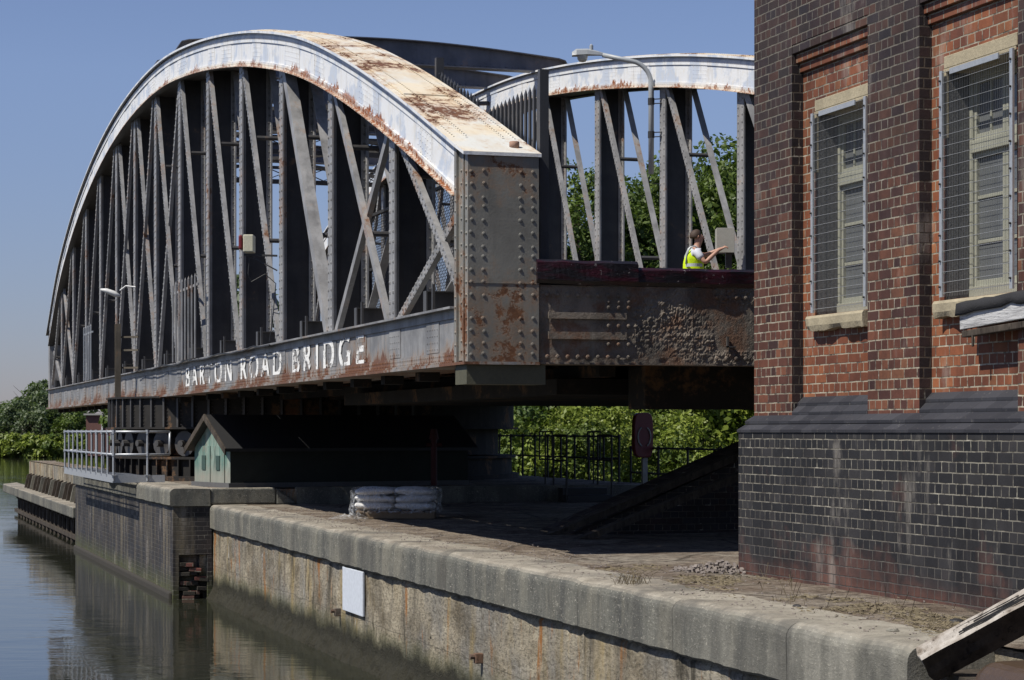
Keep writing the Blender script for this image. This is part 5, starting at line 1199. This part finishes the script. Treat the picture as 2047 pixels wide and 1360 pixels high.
    skin_mesh('hi_vis_vest', ve, [(0,1),(1,2),(2,3),(3,4),(3,5),(3,6)], M['hi_vis'], p)
    b = MB()
    for z in (1.22,):
        for i in range(28):
            a0, a1 = 2*math.pi*i/28, 2*math.pi*(i+1)/28
            P = [(-.012+.150*math.cos(a), .196*math.sin(a)) for a in (a0, a1)]
            b.add([(P[0][0],P[0][1],z-.025),(P[1][0],P[1][1],z-.025),(P[1][0],P[1][1],z+.025),(P[0][0],P[0][1],z+.025)], [(0,1,2,3)])
    for s in (-1, 1): b.tube([(-.145,s*.11,1.24),(-.135,s*.11,1.38),(-.075,s*.11,1.51),(.0,s*.11,1.53),(.08,s*.11,1.47)], .013, 5)
    o = b.build('reflective_tape', M['silver_tape'], p, smooth=True); o.location = (0,0,0)
    tr_ = [((0,0,.93),(.16,.12)),((0,.09,.84),.10),((.01,.10,.48),.075),((-.01,.10,.10),.065),((0,-.09,.84),.10),((.01,-.10,.48),.075),((-.01,-.10,.10),.065)]
    skin_mesh('trousers', tr_, [(0,1),(1,2),(2,3),(0,4),(4,5),(5,6)], M['dark_trousers'], p)
    for s in (-1, 1):
        b = MB(); b.box(-.07,.19,s*.105-.05,s*.105+.05,0,.09); o = b.build('shoe', M['dark_iron'], p, bevel=.03); o.location = (0,0,0)
    return p
person((13.08, 33.05, 4.50), math.atan2(-SN*.9, CS))

# ------------------------------------------------------------------ trees
def leaf_mesh(name, nclump, per, R, leafsize, mat, crad=(.9,1.7), seed=1, lobes=None, flat=.8):
    g = np.random.default_rng(seed)
    d = g.normal(size=(nclump,3)); d /= np.linalg.norm(d,axis=1)[:,None]; rad = g.uniform(.35,1,nclump)**.5
    ctr = d*rad[:,None]*np.array(R)*(1+.22*np.sin(d[:,:1]*5+seed)*np.cos(d[:,1:2]*4))
    ctr[:,2] = np.where(ctr[:,2] < -R[2]*.6, -R[2]*.6+g.uniform(0,.3,nclump), ctr[:,2])
    cr = g.uniform(*crad, nclump)
    q = g.normal(size=(nclump,per,3)); q /= np.linalg.norm(q,axis=2)[...,None]; rr = g.uniform(.25,1,(nclump,per,1))**.45
    P = ctr[:,None,:]+q*rr*cr[:,None,None]*np.array([1,1,.72]); P = P.reshape(-1,3); Nn = (q*.7+g.normal(size=q.shape)*.55+np.array([0,0,.35])).reshape(-1,3); Nn /= np.linalg.norm(Nn,axis=1)[:,None]
    a = np.cross(Nn, g.normal(size=Nn.shape)); a /= np.linalg.norm(a,axis=1)[:,None]; b_ = np.cross(Nn, a); s = (leafsize*g.uniform(.6,1.35,len(P)))[:,None]
    V = np.stack([P-a*s, P-b_*s*.55, P+a*s, P+b_*s*.55], 1).reshape(-1,3)
    me = bpy.data.meshes.new(name); n_ = len(P); me.vertices.add(4*n_); me.vertices.foreach_set('co', V.ravel()); me.loops.add(4*n_); me.loops.foreach_set('vertex_index', np.arange(4*n_)); me.polygons.add(n_); me.polygons.foreach_set('loop_start', np.arange(0,4*n_,4)); me.polygons.foreach_set('loop_total', np.full(n_,4)); me.update(); me.validate(); me.materials.append(mat); return me
def trunk_mesh(h, r, R, seed, mat):
    g = random.Random(seed); b = MB(); b.tube([(0,0,-1),(g.uniform(-.1,.1),0,h*.35),(g.uniform(-.3,.3),g.uniform(-.3,.3),h*.7),(g.uniform(-.3,.3),.1,h)], [r*1.15,r,r*.7,r*.3], 8)
    for i in range(9):
        a = g.random()*6.28; z = h*g.uniform(.35,.9); l = R[0]*g.uniform(.5,.85); b.tube([(0,0,z),(l*.5*math.cos(a),l*.5*math.sin(a),z+l*.3),(l*math.cos(a),l*math.sin(a),z+l*.75)], [r*.4,r*.25,r*.08], 5)
    me = bpy.data.meshes.new('trunk'); me.from_pydata(b.v, [], b.f); me.materials.append(mat); return me
LM = {}
def tree_kind(key, h, R, nc, per, ls, mat, crad, seed, zc):
    LM[key] = (leaf_mesh('crown', nc, per, R, ls, M[mat], crad, seed), trunk_mesh(h*.85, h*.022, R, seed, M['bark']), zc)
tree_kind('broad', 13, (4.6,4.6,5.2), 95, 420, .125, 'leaf_mid', (.9,1.6), 3, 7.6)
tree_kind('dark', 13, (4.2,4.2,5.6), 95, 420, .125, 'leaf_dark', (.9,1.6), 5, 7.4)
tree_kind('airy', 15, (2.6,2.6,6.0), 80, 170, .11, 'leaf_mid', (.6,1.1), 9, 9.2)
tree_kind('bush', 4, (2.8,2.4,2.4), 46, 330, .115, 'leaf_light', (.7,1.2), 12, 2.0)
tree_kind('bushmid', 4.5, (3.2,2.6,2.8), 50, 330, .12, 'leaf_mid', (.8,1.3), 14, 2.3)
tree_kind('fardark', 9, (5,5,4.2), 60, 160, .30, 'leaf_mid', (1.1,2.0), 21, 4.6)
tree_kind('farmid', 9, (5.4,5,4.0), 60, 160, .30, 'leaf_hazy', (1.1,2.0), 23, 4.5)
tree_kind('farbush', 3, (3.6,2.4,1.5), 30, 90, .3, 'leaf_light', (.6,1.1), 25, .9)
def tree(kind, px_, Yc, s, label, group, z=.5, name='tree', cat='tree', rz=0, dz=None):
    crown, trunk, zc = LM[kind]; X, Y = cw((px_-1023.5)/4400*Yc, Yc)
    t = thing(name, (X, Y, z), label, cat, group); s *= .72 if group == G3 and px_ < 200 else 1; t.scale = (s, s, s*(dz or 1)); t.rotation_euler = (0,0,rz)
    for nm, me, zz in (('crown', crown, zc), ('trunk', trunk, 0)): o = bpy.data.objects.new(nm, me); COL.objects.link(o); o.parent = t; o.location = (0,0,zz)
    return t
G1 = 'trees on the bank behind the bridge'; G2 = 'bushes on the bank behind the bridge'; G3 = 'distant trees beyond the canal'
tree('airy', 1150, 100, 1.02, 'tall thin airy tree seen through the arch left of the lamp post', G1, rz=.3)
tree('broad', 1290, 104, 1.08, 'mid green tree behind the arch directly left of the lamp post', G1, rz=1)
tree('broad', 1415, 106, 1.22, 'full green tree behind the man and the lamp post', G1, rz=2)
tree('dark', 1490, 108, 1.27, 'dark green tree partly hidden by the left edge of the brick tower', G1, rz=3)
tree('dark', 1160, 112, .85, 'low dark tree behind the foot of the airy tree', G1, rz=4)
tree('broad', 1580, 110, .95, 'green tree hidden mostly behind the brick tower', G1, rz=5)
tree('dark', 1335, 116, 1.05, 'dark tree filling the gap behind the lamp post', G1, rz=5.5)
tree('dark', 1060, 120, .55, 'dark tree glimpsed behind the near arch end post', G1, rz=5)
k = 0
for px_, Yc, kind, s, lab in ((985,96,'bushmid',.9,'leafy mid green bush seen under the bridge at the left end of the fence'),(1040,90,'bush',.95,'bright yellow-green bush behind the left of the tube fence'),(1100,97,'bushmid',1.25,'mid green bush behind the access steps'),(1165,90,'bush',.85,'light green bush just right of the access steps'),(1215,96,'bush',1.35,'tall light green bush left of the lifebuoy housing'),(1290,100,'bushmid',1.3,'dark leafy bush behind the lifebuoy housing'),(1350,92,'bush',.8,'low bright bush right of the lifebuoy housing'),(1385,102,'bushmid',1.45,'tall mid green bush above the second fence'),(1450,96,'bush',1.4,'light green bush beside the brick plinth'),(1520,98,'bushmid',1.4,'bush behind the brick plinth corner'),(930,104,'bushmid',1.1,'bush in the dark gap left of the fence'),(1060,112,'bushmid',1.5,'darker bush behind the bright one by the fence'),(1240,112,'bushmid',1.7,'broad bush rising behind the lifebuoy housing')):
    tree(kind, px_, Yc, s, lab, G2, .3, 'bush', 'bush', k*1.3); k += 1
for px_, Yc, kind, s, lab in ((-60,300,'fardark',1.1,'distant tree cut by the left edge of the picture'),(22,290,'farmid',1.05,'distant round green tree at far left'),(62,285,'fardark',1.2,'distant dark tree between the round one and the bridge end'),(96,280,'farmid',1.35,'tallest distant tree touching the far end of the bridge'),(60,262,'farmid',.95,'willowy distant tree low on the bank in front of the others'),(112,262,'fardark',.8,'distant dark tree directly under the bridge end'),(150,262,'fardark',.78,'distant dark tree left of the small brick building'),(10,262,'fardark',.55,'distant dark shrub by the far house'),
    (455,190,'farmid',1.75,'green tree glimpsed between the truss posts near mid span'),(640,190,'fardark',.8,'tree hidden low behind the bridge deck'),(820,180,'farmid',1.0,'tree behind the near crossed braces'),(300,210,'fardark',.8,'tree low behind the far bridge half')):
    tree(kind, px_, Yc, s, lab, G3, .4, 'distant_tree', 'tree', k*1.1); k += 1
for i, px_ in enumerate((-40, -8, 22, 52, 80, 108, 138, 170, 205, 245)):
    tree('farbush', px_, 256-i*.5, .95, 'waterside bush number clump %s along the far bank' % ('one two three four five six seven eight nine ten'.split()[i]) if False else ('yellow-green waterside bush on the far bank ' + ('cut by the left picture edge','at the far left','below the round tree','below the dark tree','left of the railed platform','behind the left end of the platform railing','behind the railing below the dark tree','below the small brick building','behind the platform railing right of the brick building','mostly hidden behind the turntable')[i]), 'bushes along the far bank', .1, 'waterside_bush', 'bush', i)
# distant brick building and house
def camblock(b, xc0, xc1, yc0, yc1, z0, z1):
    P = [(*cw(xc0,yc0),z0),(*cw(xc1,yc0),z0),(*cw(xc1,yc1),z0),(*cw(xc0,yc1),z0)]; b.prism(P[::-1], (0,0,z1-z0))
Yb = 235; kx = lambda p: (p-1023.5)/4400*Yb
t = thing('brick_building', (*cw(kx(190), Yb), .5), 'small distant red brick building with white fascia seen under the bridge end', 'building')
b = MB(); camblock(b, kx(172), kx(260), Yb, Yb+8, .4, 4.75); b.build('wall', M['house_brick_hazy'], t); b = MB(); camblock(b, kx(168), kx(262), Yb-.3, Yb+8.3, 4.75, 4.93); b.build('fascia', M['cabinet_grey'], t); b = MB(); camblock(b, kx(203), kx(206), Yb-.15, Yb-.05, .4, 4.74); b.build('downpipe', M['white_paint'], t)
Yb = 330
t = thing('distant_house', (*cw(kx(10), Yb), .5), 'distant house with dark tiled roof among the trees at far left', 'house')
b = MB(); camblock(b, kx(-30), kx(28), Yb-55, Yb-47, .4, 4.6); b.build('wall', M['house_brick_hazy'], t)
P = [(*cw(kx(-32),Yb-55.5),4.6),(*cw(kx(30),Yb-55.5),4.6),(*cw(kx(26),Yb-51),6.6),(*cw(kx(-28),Yb-51),6.6)]; b = MB(); b.add(P+[(*cw(kx(-32),Yb-46.5),4.6),(*cw(kx(30),Yb-46.5),4.6)], [(0,1,2,3),(1,5,2),(5,4,3,2),(4,0,3)]); b.build('roof', M['roof_tile'], t)
# grass on the far quay end
b = MB()
for i in range(5000):
    x = random.uniform(6.9, 9.6); y = random.uniform(58, 77); l = random.uniform(.05,.2); a = random.random()*6.28
    b.add([(x,y,2.0),(x+.02,y,2.0),(x+l*.4*math.cos(a),y+l*.4*math.sin(a),2.0+l)], [(0,1,2)])
tag(b.build('quay_grass', M['leaf_light']), 'grass growing on the far end of the island quay', 'grass', kind='stuff')
S.cycles.use_denoising = True
